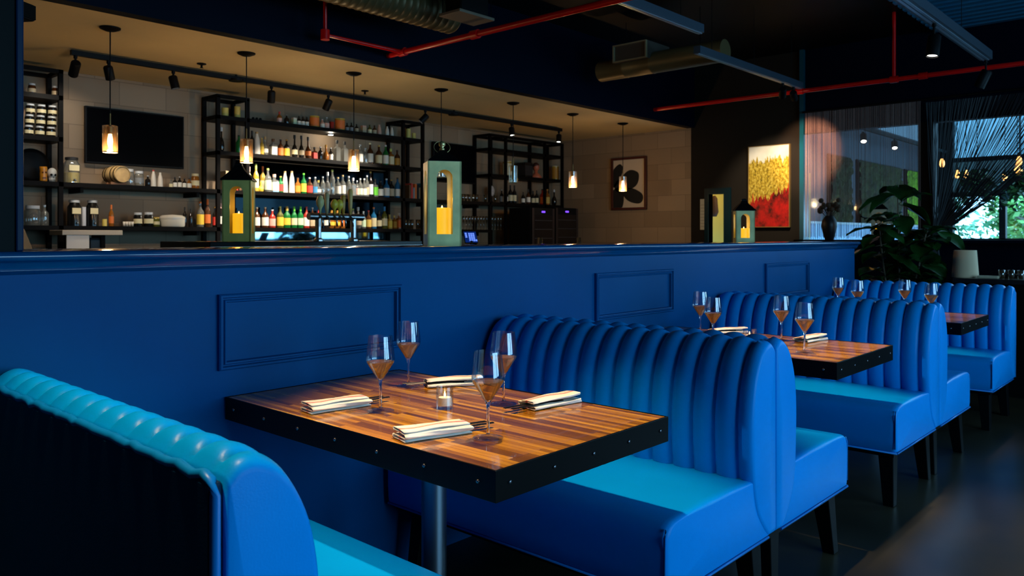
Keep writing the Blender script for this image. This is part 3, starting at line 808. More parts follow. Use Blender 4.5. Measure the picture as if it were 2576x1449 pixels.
B = [(557, 14, 62, 'round', 'dark', None, 'silver'), (601, 16, 46, 'spirit', 'green', None, 'dark'), (634, 14, 60, 'wine', 'dark', None, 'dark'), (646, 18, 58, 'ceramic', 'white', None, 'cork'), (659, 10, 44, 'spirit', 'gold', 'yellow', 'gold'), (667, 15, 48, 'round', 'clear', 'white', 'cork'), (687, 20, 44, 'square', 'clear', 'white', 'brown'), (706, 15, 44, 'spirit', 'brown', 'orange', 'black'), (721, 15, 45, 'spirit', 'dark', 'yellow', 'amber'), (741, 15, 58, 'round', 'dark', 'cream', 'black'), (758, 14, 58, 'round', 'dark', 'beige', 'black'), (775, 15, 56, 'round', 'brown', 'orange', 'black'),
     (791, 14, 32, 'square', 'brown', 'red', 'dark'), (806, 13, 34, 'spirit', 'dark', None, 'silver'), (820, 15, 40, 'round', 'amber', None, 'amber'), (832, 12, 34, 'spirit', 'dark', 'white', 'silver'), (848, 17, 54, 'square', 'clear', None, 'black'), (867, 17, 52, 'square', 'clear', None, 'black'), (906, 15, 48, 'spirit', 'clear', 'white', 'silver'), (919, 14, 40, 'spirit', 'clear', None, 'silver'), (931, 16, 54, 'spirit', 'brown', 'white', 'cream'), (953, 17, 50, 'spirit', 'brown', 'cream', 'gold'), (970, 15, 52, 'spirit', 'green', 'white', 'silver'), (983, 16, 44, 'square', 'amber', 'cream', 'lime'), (999, 15, 42, 'spirit', 'brown', 'amber', 'dark')]
row(B, 'B', 'the second centre bar shelf', 'bottles on the second centre shelf')
Cc = [(627, 14, 62, 'wine', 'olive', 'cream', 'pink'), (644, 14, 70, 'wine', 'gold', 'cream', 'lime'), (656, 14, 26, 'round', 'yellow', None, 'yellow'), (661, 14, 66, 'wine', 'gold', 'cream', 'orange'), (674, 17, 60, 'spirit', 'clear', 'pale green', 'lime'), (690, 22, 46, 'square', 'clear', 'white', 'pink'), (706, 14, 42, 'spirit', 'green', 'red', 'gold'), (717, 14, 55, 'ceramic', 'white', None, 'cork'), (734, 15, 56, 'ceramic', 'white', None, 'cork'), (749, 14, 40, 'spirit', 'amber', 'amber', 'brown'), (764, 14, 52, 'spirit', 'green', 'yellow', 'green'), (779, 15, 42, 'spirit', 'brown', 'red', 'silver'), (793, 12, 44, 'tall', 'clear', 'blue', 'silver'), (801, 14, 36, 'round', 'clear', 'white', 'gold'), (812, 12, 46, 'tall', 'clear', None, 'silver'), (824, 17, 58, 'round', 'clear', None, 'silver'), (836, 14, 64, 'tall', 'clear', None, 'lime'),
      (850, 16, 46, 'spirit', 'clear', 'white', 'cork'), (862, 15, 52, 'spirit', 'clear', 'white', 'cork'), (877, 14, 50, 'tall', 'clear', None, 'silver'), (888, 15, 46, 'square', 'clear', None, 'silver'), (898, 12, 40, 'spirit', 'clear', 'pink', 'silver'), (906, 13, 46, 'tall', 'clear', 'pale green', 'silver'), (916, 13, 46, 'tall', 'clear', 'white', 'silver'), (923, 11, 54, 'tall', 'clear', 'beige', 'silver'), (932, 14, 64, 'spirit', 'dark', 'silver', 'gold'), (943, 15, 46, 'square', 'clear', 'green', 'dark'), (957, 16, 42, 'spirit', 'dark', 'white', 'dark'), (972, 16, 48, 'spirit', 'blue', 'white', 'silver'), (985, 15, 46, 'spirit', 'dark', 'beige', 'amber'), (1000, 14, 52, 'tall', 'blue', 'white', 'dark')]
row(Cc, 'C', 'the third centre bar shelf', 'bottles on the third centre shelf')
Dd = [(646, 16, 52, 'spirit', 'brown', 'white', 'cream'), (667, 17, 52, 'spirit', 'brown', 'white', 'cream'), (685, 16, 46, 'spirit', 'red', 'pink', 'silver'), (705, 17, 54, 'spirit', 'olive', 'yellow', 'lime'), (722, 18, 54, 'wine', 'green', 'yellow', 'gold'), (740, 15, 54, 'wine', 'green', 'cream', 'green'), (756, 15, 54, 'wine', 'green', 'pale green', 'green'), (771, 15, 54, 'spirit', 'red', 'white', 'red'), (786, 13, 52, 'spirit', 'brown', 'beige', 'silver'), (802, 14, 48, 'wine', 'dark', 'cream', 'red'), (822, 13, 54, 'wine', 'dark', 'white', 'gold'), (834, 16, 46, 'round', 'amber', 'yellow', 'amber'), (848, 16, 46, 'round', 'amber', 'yellow', 'amber'), (862, 13, 50, 'spirit', 'amber', 'orange', 'brown'), (888, 14, 50, 'tall', 'clear', None, 'lime'), (901, 17, 54, 'round', 'clear', 'beige', 'silver'),
      (914, 13, 44, 'spirit', 'clear', 'pale green', 'silver'), (927, 14, 46, 'spirit', 'brown', 'gold', 'red'), (940, 15, 54, 'spirit', 'blue', 'cream', 'orange'), (954, 14, 46, 'wine', 'dark', 'cream', 'dark'), (967, 15, 56, 'wine', 'olive', 'cream', 'blue'), (980, 13, 36, 'square', 'gold', 'yellow', 'gold'), (992, 12, 34, 'square', 'amber', 'amber', 'gold'), (1004, 16, 40, 'square', 'amber', 'orange', 'silver')]
row(Dd, 'D', 'the fourth centre bar shelf', 'bottles on the fourth centre shelf')
L1 = [(372, 14, 28, 'spirit', 'dark', None, 'silver'), (386, 13, 43, 'ceramic', 'white', None, 'red'), (403, 13, 37, 'ceramic', 'white', None, 'white'), (430, 9, 20, 'spirit', 'clear', 'cream', 'dark'), (440, 10, 27, 'spirit', 'dark', 'white', 'dark'), (452, 10, 29, 'spirit', 'dark', 'white', 'silver'), (464, 10, 26, 'spirit', 'dark', 'white', 'dark'), (476, 11, 26, 'spirit', 'amber', 'white', 'dark'), (491, 19, 38, 'jar', 'amber', 'cream', 'cream'), (326, 21, 42, 'jar', 'clear', None, 'silver'), (350, 22, 38, 'jar', 'clear', 'grey', 'silver')]
row(L1, 'C', 'the shelf under the left television', 'bottles and jars under the left television')
L2 = [(82, 36, 50, 'jar', 'clear', None, 'silver'), (112, 19, 52, 'spirit', 'clear', None, 'silver'), (280, 12, 54, 'wine', 'amber', 'orange', 'orange'), (347, 20, 35, 'jar', 'black', 'cream', 'silver'), (374, 22, 36, 'jar', 'black', 'cream', 'silver'), (393, 17, 24, 'jar', 'olive', 'cream', 'gold'), (465, 11, 50, 'wine', 'dark', None, 'dark'), (480, 11, 46, 'wine', 'dark', None, 'dark'), (504, 17, 64, 'spirit', 'clear', 'yellow', 'orange'), (522, 15, 70, 'wine', 'brown', 'orange', 'orange'), (540, 10, 52, 'spirit', 'dark', 'red', 'amber'), (555, 14, 60, 'wine', 'dark', 'white', 'pink')]
row(L2, 'D', 'the low shelf at the left of the bar', 'bottles and jars on the low left shelf')
R1 = [(1262, 9, 34, 'spirit', 'dark', 'grey', 'silver'), (1274, 9, 36, 'wine', 'dark', 'white', 'dark'), (1284, 12, 46, 'wine', 'dark', 'cream', 'dark'), (1294, 11, 46, 'wine', 'dark', 'cream', 'dark'), (1316, 10, 30, 'wine', 'dark', 'white', 'dark'), (1329, 11, 38, 'wine', 'brown', 'white', 'dark'), (1341, 10, 34, 'wine', 'dark', 'cream', 'dark'), (1350, 10, 36, 'wine', 'dark', 'cream', 'dark'), (1364, 12, 40, 'spirit', 'red', 'orange', 'dark'), (1377, 13, 40, 'spirit', 'amber', 'gold', 'amber'), (1394, 13, 40, 'round', 'dark', None, 'silver')]
row(R1, 'C', 'the right end bar shelf', 'wine bottles on the right end shelf')
R2 = [(1276, 22, 38, 'can', 'gold', 'cream', 'cream'), (1320, 36, 38, 'box', 'dark', 'dark', None), (1397, 18, 36, 'can', 'gold', 'amber', 'cream')]
row(R2, 'B', 'the upper right bar shelf', 'canisters on the upper right shelf', y=YSF + .155)
# stacked preserve jars in the left tower
for c, u in enumerate((72, 100, 128)):
    for r_ in range(3):
        p, D = on_y(u + 2 * r_, 300, YSF + .10); s = D / FPX
        bottle(p.x, YSF + .10, SH['B'] + r_ * 27 * s, 10.5 * s, 26.5 * s, 'jar', 'dark', 'cream', 'silver', 'dark preserve jar with pale label, %s column and %s row of the far left stack' % (('left', 'middle', 'right')[c], ('bottom', 'middle', 'top')[r_]), 'preserve jars stacked in the left tower')
for c, (u, lab) in enumerate(((80, 'left'), (140, 'right'))):
    p, D = on_y(u, 240, YSF + .12); s = D / FPX
    bottle(p.x, YSF + .12, SH['A'], 9 * s, 28 * s, 'jar', 'brown', 'beige', 'silver', 'brown jar on the topmost shelf of the far left tower, the %s one' % lab, 'jars on top of the left tower')
# candles in the centre towers
for u, w, h, lab in ((566, 17, 24, 'short wide yellow candle at the top left of the centre shelving'), (597, 15, 31, 'tall yellow candle at the top left of the centre shelving'), (1027, 12, 26, 'taller yellow candle at the top right of the centre shelving'), (1041, 10, 17, 'shorter yellow candle at the top right of the centre shelving')):
    p, D = on_y(u, 280, YSF + .12); s = D / FPX
    o = MB().lathe([(0, 0), (w * s / 2, 0), (w * s / 2, h * s), (w * s / 2 - .006, h * s), (w * s / 2 - .012, h * s - .006), (0, h * s - .006)], 18).build('pillar_candle', P('wax_yellow', (.62, .46, .10), rough=.5), None, smooth=True, angle=40, loc=(p.x, YSF + .12, SH['A']))
    tag(o, lab, 'candle', 'unlit pillar candles on the bar shelving')
    MB().lathe([(.0015, h * s - .006), (.0015, h * s + .008)], 6).build('wick', BLACK, o)
# three knobs
for k, u in enumerate((637, 646, 655)):
    p, D = on_y(u, 290, YSF + .06)
    o = MB().sphere((0, 0, .014), .014, 10, 8).build('dark_ball', BLACK, None, smooth=True, loc=(p.x, YSF + .06, SH['A']))
    tag(o, 'tiny dark ball on the top centre shelf, %s of the three' % ('left', 'middle', 'right')[k], 'ball', 'dark balls on the top centre shelf')
# books standing in the right tower of the centre unit
bc = ['brown', 'red', 'grey', 'orange', 'dark', 'beige', 'blue']
for k, u in enumerate((1023, 1028, 1033, 1038, 1043, 1048, 1053)):
    p, D = on_y(u, 470, YSF + .11); s = D / FPX
    t = thing('book', '%s spined book, %s from the left in the right tower of the centre shelving' % (bc[k], ordw(k)), 'book', (p.x, YSF + .11, SH['C']), 0, 'books in the right tower')
    h = (34 + 6 * math.sin(k * 2.3)) * s
    box(-.0105, .0105, -.06, .06, 0, h).build('cover', LM(bc[k]), t, bevel=.002)
    box(-.009, .009, -.054, .0605, .004, h + .0006).build('pages', LM('cream'), t)
bc2 = ['beige', 'yellow', 'red', 'brown']
for k, u in enumerate((562, 574, 586, 596)):
    p, D = on_y(u, 440, YSF + .11); s = D / FPX
    t = thing('book', '%s spined book, %s from the left, above the roofed olive lantern' % (bc2[k], ordw(k)), 'book', (p.x, YSF + .11, SH['C']), 0, 'books above the olive lantern')
    h = (48 - 6 * k) * s
    box(-.014, .014, -.07, .07, 0, h).build('cover', LM(bc2[k]), t, bevel=.002)
    box(-.012, .012, -.064, .0705, .004, h + .0006).build('pages', LM('cream'), t)
# hanging bar towels seen through the lantern
for k, (u, c2) in enumerate(((581, 'blue'), (605, 'red'), (619, 'silver'))):
    pass
# dispensers
def dispenser(u, w, h, lv, body, lower, label, txt, tapc):
    p, D = on_y(u, 500, YSF + .11); s = D / FPX; r = w * s / 2; H = h * s
    t = thing('drink_dispenser', txt, 'dispenser', (p.x, YSF + .11, SH[lv]), 0, 'glass drink dispensers')
    MB().lathe([(0, 0), (r, 0), (r, H * .72), (r * .72, H * .84), (r * .66, H * .90), (0, H * .90)], 20).build('jar_body', GC[body], t, smooth=True, angle=40)
    if lower: MB().lathe([(0, .004), (r * .94, .004), (r * .94, H * .40), (0, H * .40)], 20).build('juice', P('juice', (.85, .58, .02), rough=.3), t, smooth=True, angle=40)
    MB().lathe([(0, H * .89), (r * .78, H * .89), (r * .78, H * .98), (r * .4, H), (0, H)], 18).build('lid', LM(tapc), t, smooth=True, angle=40)
    if label: box(-r * .62, r * .62, -r * 1.03, -r * .80, H * .46, H * .68).build('label', LM('cream'), t)
    MB().tube([(0, -r * .95, H * .12), (0, -r - .02, H * .12), (0, -r - .024, H * .07)], .007, 8).build('tap', CHROME, t, smooth=True)
dispenser(180, 38, 66, 'C', 'clear', True, True, 'glass dispenser half full of yellow juice on the upper left bar shelf', 'dark')
dispenser(187, 32, 66, 'D', 'black', False, True, 'black dispenser with cream label, left of the pair on the low left shelf', 'silver')
dispenser(232, 29, 66, 'D', 'black', False, True, 'black dispenser with cream label, right of the pair on the low left shelf', 'silver')
# barrel
p, D = on_y(292, 442, YSF + .11); s = D / FPX
t = thing('wooden_barrel', 'small oak barrel lying on the shelf below the left television', 'barrel', (p.x, YSF + .11, SH['C']), 0)
R = 23 * s; L = .20; ang = math.radians(-82)
OAK = P('oak', (.42, .27, .11), rough=.55, vary=.3, vscale=14)
def rot(o): o.rotation_euler = (0, 0, ang); o.location = (0, 0, R + .012); return o
rot(MB().lathe([(0, -L / 2 + .008), (R * .80, -L / 2 + .008), (R * .82, -L / 2), (R * .88, -L / 2), (R * .97, -L / 4), (R, 0), (R * .97, L / 4), (R * .88, L / 2), (R * .82, L / 2), (R * .80, L / 2 - .008), (0, L / 2 - .008)], 24, axis='x').build('staves', OAK, t, smooth=True, angle=40))
m = MB()
for x in (-L * .40, -L * .2, L * .2, L * .40):
    rr = R * (1.0 - .30 * (abs(x) / L) ** 2 * 2) + .002
    m.lathe([(rr, x - .007), (rr, x + .007)], 24, axis='x')
rot(m.build('hoops', IRON, t, smooth=True))
m = MB(); m.box(-.06, .06, -.05, -.03, 0, .024); m.box(-.06, .06, .03, .05, 0, .024); m.build('cradle', P('oak_dark', (.2, .08, .03), rough=.6), t)
# tiki mug, skull jar
p, D = on_y(109, 440, YSF + .09); s = D / FPX
t = thing('tiki_mug', 'orange carved face mug on the left bar shelf', 'mug', (p.x, YSF + .09, SH['C']))
OR = P('mug_orange', (.5, .18, .01), rough=.3); w = 9 * s; h = 38 * s
MB().lathe([(0, 0), (w * .9, 0), (w, h * .1), (w * .92, h * .32), (w, h * .5), (w * .9, h * .66), (w, h * .85), (w * .95, h), (w * .8, h), (w * .8, h * .9), (0, h * .9)], 16).build('mug_body', OR, t, smooth=True)
m = MB()
for sx in (-1, 1): m.sphere((sx * w * .4, -w * .85, h * .62), w * .26, 8, 6)
m.box(-w * .5, w * .5, -w * 1.03, -w * .7, h * .2, h * .3); m.build('carved_face', P('mug_dark', (.12, .03, .0), rough=.5), t, smooth=False)
p, D = on_y(131, 440, YSF + .09); s = D / FPX
t = thing('skull_jar', 'white skull jar beside the orange mug on the left bar shelf', 'jar', (p.x, YSF + .09, SH['C'])); w = 11 * s; h = 36 * s
m = MB(); m.sphere((0, 0, h * .62), w, 16, 12, (1, 1.05, h * .38 / w * 1.0)); m.lathe([(0, 0), (w * .55, 0), (w * .68, h * .12), (w * .72, h * .34), (0, h * .45)], 14)
m.build('skull', P('bone_white', (.62, .60, .55), rough=.4), t, smooth=True)
m = MB()
for sx in (-1, 1): m.sphere((sx * w * .40, -w * .86, h * .50), w * .27, 10, 8)
m.sphere((0, -w * .92, h * .34), w * .12, 8, 6)
for k in range(5): m.box((k - 2) * w * .2 - w * .03, (k - 2) * w * .2 + w * .03, -w * .72, -w * .5, h * .06, h * .2)
m.build('sockets', BLACK, t, smooth=True)
# black disc plate leaning in the left tower
o = MB().lathe([(0, 0), (.10, 0), (.13, .012), (.132, .016), (.10, .006), (0, .005)], 30, axis='y').build('black_plate', BLACK, None, smooth=True, loc=(on_y(80, 420, YSB - .06)[0].x, YSB - .07, SH['C'] + .135)); tag(o, 'round black plate leaning in the far left tower behind the orange mug', 'plate')
# white ceramic pot
p, D = on_y(433, 560, YSF + .12); s = D / FPX
t = thing('casserole_pot', 'low white casserole pot on the low left bar shelf', 'pot', (p.x, YSF + .12, SH['D'])); r = 30 * s
WH = P('white_ceramic', (.62, .56, .46), rough=.25)
MB().lathe([(0, 0), (r * .92, 0), (r, .012), (r, 20 * s), (0, 20 * s)], 30).build('pot_body', WH, t, smooth=True, angle=40)
MB().lathe([(0, 20 * s), (r * 1.03, 20 * s), (r * 1.03, 24 * s), (r * .8, 29 * s), (0, 31 * s)], 30).build('lid', WH, t, smooth=True, angle=40)
# white bin roll and candle stub, mini cups
p, D = on_y(211, 560, YSF + .10); s = D / FPX
o = MB().lathe([(0, 0), (5 * s, 0), (5 * s, 48 * s), (0, 48 * s)], 16).build('paper_roll', P('paper', (.5, .5, .52), rough=.8), None, smooth=True, angle=40, loc=(p.x, YSF + .10, SH['D'])); tag(o, 'thin white paper roll standing between the two black dispensers', 'paper roll')
p, D = on_y(263, 560, YSF + .08); s = D / FPX
o = MB().lathe([(0, 0), (5.5 * s, 0), (5.5 * s, 18 * s), (0, 18 * s)], 16).build('candle_stub', P('wax_yellow', (.6, .45, .1)), None, smooth=True, angle=40, loc=(p.x, YSF + .08, SH['D'])); tag(o, 'short cream candle stub left of the orange bottle on the low shelf', 'candle')
for k in range(4):
    p, D = on_y(312 + 7 * k, 565, YSF + .07); s = D / FPX
    o = MB().lathe([(0, 0), (2.6 * s, 0), (3 * s, 12 * s), (2.4 * s, 12 * s), (2.2 * s, 2 * s), (0, 2 * s)], 12).build('shot_glass', GC['white'], None, smooth=True, loc=(p.x, YSF + .07, SH['D'])); tag(o, 'tiny white cup on the low left shelf, %s of four from the left' % ordw(k), 'cup', 'tiny cups on the low left shelf')
# white wall counter, paper box and black frame below the low shelf
p0 = on_y(153, 580, 6.45)[0].x; p1 = on_y(305, 580, 6.45)[0].x
t = thing('service_ledge', 'pale ledge hanging below the low left bar shelf', 'ledge', (0, 0, 0))
box(p0, p1, 6.42, 6.70, 1.288, 1.326).build('ledge_board', P('ledge_pale', (.5, .42, .32), rough=.4), t, bevel=.004)
box(p0 + .1, p0 + .13, 6.5, 6.7, 1.10, 1.288).build('support', IRON, t); box(p1 - .13, p1 - .1, 6.5, 6.7, 1.10, 1.288).build('support', IRON, t)
q0 = on_y(171, 600, 6.40)[0].x; q1 = on_y(228, 600, 6.40)[0].x
o = box(q0, q1, 6.428, 6.442, 1.13, 1.288).build('paper_notice', P('paper_white', (.72, .69, .66), rough=.8), None); tag(o, 'white paper sheet hanging under the pale ledge', 'paper')
q0 = on_y(232, 600, 6.45)[0].x; q1 = on_y(268, 600, 6.45)[0].x
t = thing('card_reader_box', 'small black box beside the hanging white paper', 'box', ((q0 + q1) / 2, 6.56, 1.1)); w = (q1 - q0) / 2
box(-w, w, -.04, .04, 0, .17).build('housing', BLACK, t, bevel=.004); box(-w + .015, w - .015, -.042, -.039, .02, .15).build('front_panel', P('panel_dark', (.01, .008, .008), rough=.3), t)
# leaning tablet behind the cap at far left
o = box(-.006, .006, -.08, .08, 0, .15).build('menu_board', P('menu_dark', (.02, .02, .015), rough=.5), None, loc=(on_y(78, 610, 4.2)[0].x, 4.2, 1.17)); o.rotation_euler = (0, -.35, -.5); tag(o, 'dark menu board leaning at the far left behind the wall cap', 'menu board')
t = thing('service_counter', 'dark service counter under the leaning menu board', 'counter', (1.2, 4.3, 0))
box(-.5, .5, -.3, .3, 1.13, 1.17).build('counter_top', BLACK, t); box(-.46, .46, -.26, .26, 0, 1.13).build('counter_body', BLACK, t)
# tumblers under the right tv and stem glasses
TUM = thin('tumbler_glass', (.75, .68, .58), .25, .12, (.4, .25, .12))
tp = None
us = [1164, 1172, 1180, 1190, 1199, 1221, 1233, 1245]
for k, u in enumerate(us):
    p, D = on_y(u, 500, YSF + .07); s = D / FPX
    m = MB().lathe([(0, 0), (3.2 * s, 0), (4.2 * s, 18 * s), (3.7 * s, 18 * s), (2.8 * s, 2 * s), (0, 2 * s)], 14)
    o = m.build('tumbler', TUM, None, smooth=True, loc=(p.x, YSF + .07, SH['C'])); tag(o, 'copper tinted tumbler under the right television, %s from the left' % ordw(k), 'tumbler', 'tumblers under the right television')
for k in range(14):
    u = 1166 + 7.2 * k
    if k < 0: continue
    p, D = on_y(u, 560, YSF + .07); s = D / FPX; r = 3.3 * s; h = 34 * s
    m = MB().lathe([(0, 0), (r * .9, 0), (r * .9, .003), (.003, .006), (.003, h * .45), (r * .7, h * .6), (r, h * .8), (r * .85, h), (r * .8, h), (r * .9, h * .8), (0, h * .55)], 14)
    o = m.build('stemmed_glass', TUM, None, smooth=True, loc=(p.x, YSF + .07, SH['D'])); tag(o, 'small stemmed glass on the low shelf under the right television, %s from left' % ordw(k), 'glass', 'stemmed glasses under the right television')
for k, (u, r_) in enumerate(((1020, 1), (1028, 1), (1036, 1), (1050, 0), (1056, 0))):
    p, D = on_y(u, 560, YSF + .08); s = D / FPX
    o = MB().lathe([(0, 0), (4 * s, 0), (4.6 * s, 24 * s), (4.1 * s, 24 * s), (3.5 * s, 2 * s), (0, 2 * s)], 14).build('tumbler', TUM, None, smooth=True, loc=(p.x, YSF + .08, SH['D'])); tag(o, 'clear tumbler on the low shelf of the right centre tower, %s from left' % ordw(k), 'tumbler', 'tumblers in the right centre tower')
# masks and bust
p, D = on_y(1233, 478, YSF + .16); s = D / FPX
t = thing('mask_ornament', 'pale face ornament on the shelf before the right shelving post', 'ornament', (p.x + .03, YSF + .17, SH['C']))
MB().lathe([(0, 0), (.03, 0), (.03, .015), (.012, .03), (.012, .09), (0, .09)], 12).build('stand', BLACK, t, smooth=True, angle=40)
m = MB(); m.sphere((0, 0, .15), .05, 14, 10, (1, .7, 1.35)); m.sphere((0, -.036, .145), .012, 8, 6, (1, 1, 1.6)); m.build('face', P('mask_pale', (.5, .42, .38), rough=.4), t, smooth=True)
p, D = on_y(1347, 440, YSF + .12); s = D / FPX
t = thing('portrait_bust', 'reddish brown bust on the upper right bar shelf', 'bust', (p.x, YSF + .11, SH['B'])); h = 40 * s
BR = P('bust_brown', (.45, .11, .05), rough=.4)
m = MB(); m.lathe([(0, 0), (h * .33, 0), (h * .36, h * .1), (h * .2, h * .28), (h * .11, h * .36), (h * .11, h * .5), (0, h * .5)], 16); m.sphere((0, 0, h * .72), h * .2, 14, 10, (1, 1.1, 1.35)); m.sphere((0, -h * .215, h * .70), h * .04, 8, 6)
m.build('figure', BR, t, smooth=True)
m = MB(); m.sphere((0, h * .02, h * .80), h * .21, 14, 8, (1, 1.08, 1.0)); m.build('hair', P('bust_dark', (.05, .012, .006), rough=.5), t, smooth=True)
# beverage coolers
ya = 6.35
for u0, u1, lab in ((1334, 1391, 'left black beverage cooler with violet display at the right end of the bar'), (1394, 1450, 'right black beverage cooler with violet display at the right end of the bar')):
    x0, x1 = on_y(u0, 560, ya)[0].x, on_y(u1, 560, ya)[0].x
    zt = on_y((u0 + u1) / 2, 523, ya)[0].z
    t = thing('beverage_cooler', lab, 'cooler', ((x0 + x1) / 2, ya + .25, 0), 0, 'beverage coolers')
    w = (x1 - x0) / 2
    box(-w, w, -.25, .10, 0, zt).build('cabinet', BLACK, t, bevel=.004)
    d = box(-w + .004, w - .004, -.275, -.252, .1, zt - .006).build('door', BLACK, t)
    m = MB(); m.box(-w + .004, -w + .04, -.279, -.274, .1, zt - .006); m.box(w - .04, w - .004, -.279, -.274, .1, zt - .006); m.build('door_trim', P('cooler_trim', (.05, .04, .04), rough=.3, metal=.7), d)
    box(-w + .04, w - .04, -.278, -.275, .12, zt - .09).build('glass_pane', P('cooler_glass', (.003, .003, .004), rough=.06), d)
    box(-.03, .03, -.280, -.274, zt - .06, zt - .04).build('display', P('display_violet', (.05, .02, .4), emis=(.16, .05, 1), es=2.2), t)
    m = MB()
    for zz in (zt - .16, zt - .27, zt - .38): m.box(-w + .05, w - .05, -.2825, -.2785, zz, zz + .006)
    m.build('rack_edges', P('rack_grey', (.03, .03, .035), rough=.4), t)
# point of sale terminal
p, D = on_y(1186, 596, 5.2)
t = thing('sales_terminal', 'tilted touch screen till with blue keys behind the cap, right of the tall lantern', 'till', (p.x, 5.2, 1.10), math.radians(-22))
o = box(-.065, .065, -.008, .008, -.005, .12).build('screen_housing', BLACK, t, bevel=.003, loc=(0, 0, .12)); o.rotation_euler = (-.5, 0, 0)
s_ = box(-.06, .06, -.0095, -.0075, .0, .112).build('screen', P('screen_blue', (.0, .01, .06), rough=.2, emis=(.005, .03, .25), es=.5), o)
m = MB()
for i in range(3):
    for j in range(5): m.box(-.018 + i * .021, -.002 + i * .021, -.0108, -.0096, .012 + j * .018, .025 + j * .018)
for j in range(3): m.box(-.052, -.034, -.0108, -.0096, .05 + j * .018, .063 + j * .018)
m.box(.045, .058, -.0108, -.0096, .012, .030)
m.build('keys', P('keys_blue', (.1, .2, .8), emis=(.16, .3, 1), es=1.1), o)
MB().lathe([(0, 0), (.05, 0), (.05, .01), (.015, .02), (.015, .14), (0, .14)], 14).build('stand', BLACK, t, smooth=True, angle=40)
t2 = thing('service_bar', 'dark low service bar under the till', 'counter', (p.x + .5, 5.2, 0))
box(-1.3, 1.6, -.25, .3, 1.06, 1.10).build('counter_top', BLACK, t2); box(-1.25, 1.55, -.2, .25, 0, 1.06).build('counter_body', BLACK, t2)
for k, (u, w, h, c2, lab) in enumerate(((1358, 9, 20, 'white', 'upturned pale tumbler on the service bar before the left cooler'), (1456, 8, 19, 'white', 'upturned pale tumbler on the service bar right of the coolers'))):
    p_, D = on_y(u, 600, 5.05); s = D / FPX
    if p_.x > p.x + 2.1: p_, D = on_y(u, 600, 5.05)
    o = MB().lathe([(0, h * s * 1.0 + .09), (w * s * .75, h * s + .09), (w * s * .9, 0), (w * s * .8, 0), (0, h * s)], 16).build('upturned_tumbler', TUM, None, smooth=True, loc=(p_.x, 5.05, 1.10)); tag(o, lab, 'tumbler')
# ---------------------------------------------------------------- bar ceiling: track with heads, pendants, sprinklers
ZTR = 2.575; YTR = 6.14
xt0 = on_y(178, 153, YTR)[0].x; xt1 = on_y(1412, 330, YTR)[0].x
t = thing('track_rail', 'long black lighting track below the bar ceiling', 'lighting track', (xt0, YTR, ZTR))
box(0, xt1 - xt0, -.018, .018, 0, .035).build('rail', BLACK, t)
for u in (594, 1142):
    x = on_y(u, 215, YTR)[0].x - xt0
    MB().lathe([(0, -.005), (.06, -.005), (.06, .012), (0, .012)], 20, (x, 0, 0)).build('feed_box', BLACK, t, smooth=True, angle=40)
    box(x - .006, x + .006, -.006, .006, .034, ZBC - ZTR).build('stem', BLACK, t)
LAMPW = P('lamp_face', (1, 1, 1), emis=(1, .95, .85), es=9)
LAMPO = P('lamp_face_off', (.02, .02, .02), rough=.3)
def head(loc, tgt, label, lit, power=0, col=(1, .9, .75), L=.10, R=.033, angle=55, drop=.05, ang_=None):
    t = thing('spotlight_head', label, 'spotlight', loc, 0, 'track spotlight heads')
    MB().lathe([(0, 0), (.014, 0), (.014, -.02), (.008, -.024), (.008, -drop), (0, -drop)], 10).build('stem', BLACK, t, smooth=True, angle=40)
    d = (Vector(tgt) - Vector(loc)).normalized(); q = d.to_track_quat('Z', 'Y').to_euler()
    o = MB().lathe([(0, -.03), (R * .8, -.03), (R, -.02), (R, L - .03), (R * .88, L - .03), (R * .85, L - .045), (0, L - .045)], 20).build('lamp_housing', BLACK, t, smooth=True, angle=40, loc=(0, 0, -drop - .02)); o.rotation_euler = q
    MB().lathe([(0, L - .041), (R * .80, L - .041)], 20).build('lamp_face', LAMPW if lit else LAMPO, o)
    if lit and power:
        tip = Vector(loc) + Vector((0, 0, -drop - .02)) + d * (L + .01)
        spot(t, tip, tip + d, power, col, ang_ or angle, .6, .025)
    return t
hd = [(190, 1, (.12, .83, -.52)), (273, 1, (.4, .45, -1)), (436, 1, (.22, -.12, -1)), (683, 1, (.2, .42, -.9)), (826, 1, (-.1, .62, -1)), (1070, 1, (-.75, .55, -1)), (1287, 1, (-.08, -.22, -1)), (1406, 1, (-.2, -.1, -1))]
for k, (u, lit, d) in enumerate(hd):
    x = on_y(u, 215, YTR)[0].x; loc = (x, YTR, ZTR)
    head(loc, Vector(loc) + Vector(d), ('lit ' if lit else 'unlit ') + 'black spotlight on the bar track, %s from the left' % ordw(k), lit, (15, 34, 26, 100, 105, 165, 10, 12)[k], ang_=78, drop=.05, L=.13 if k == 0 else .10)
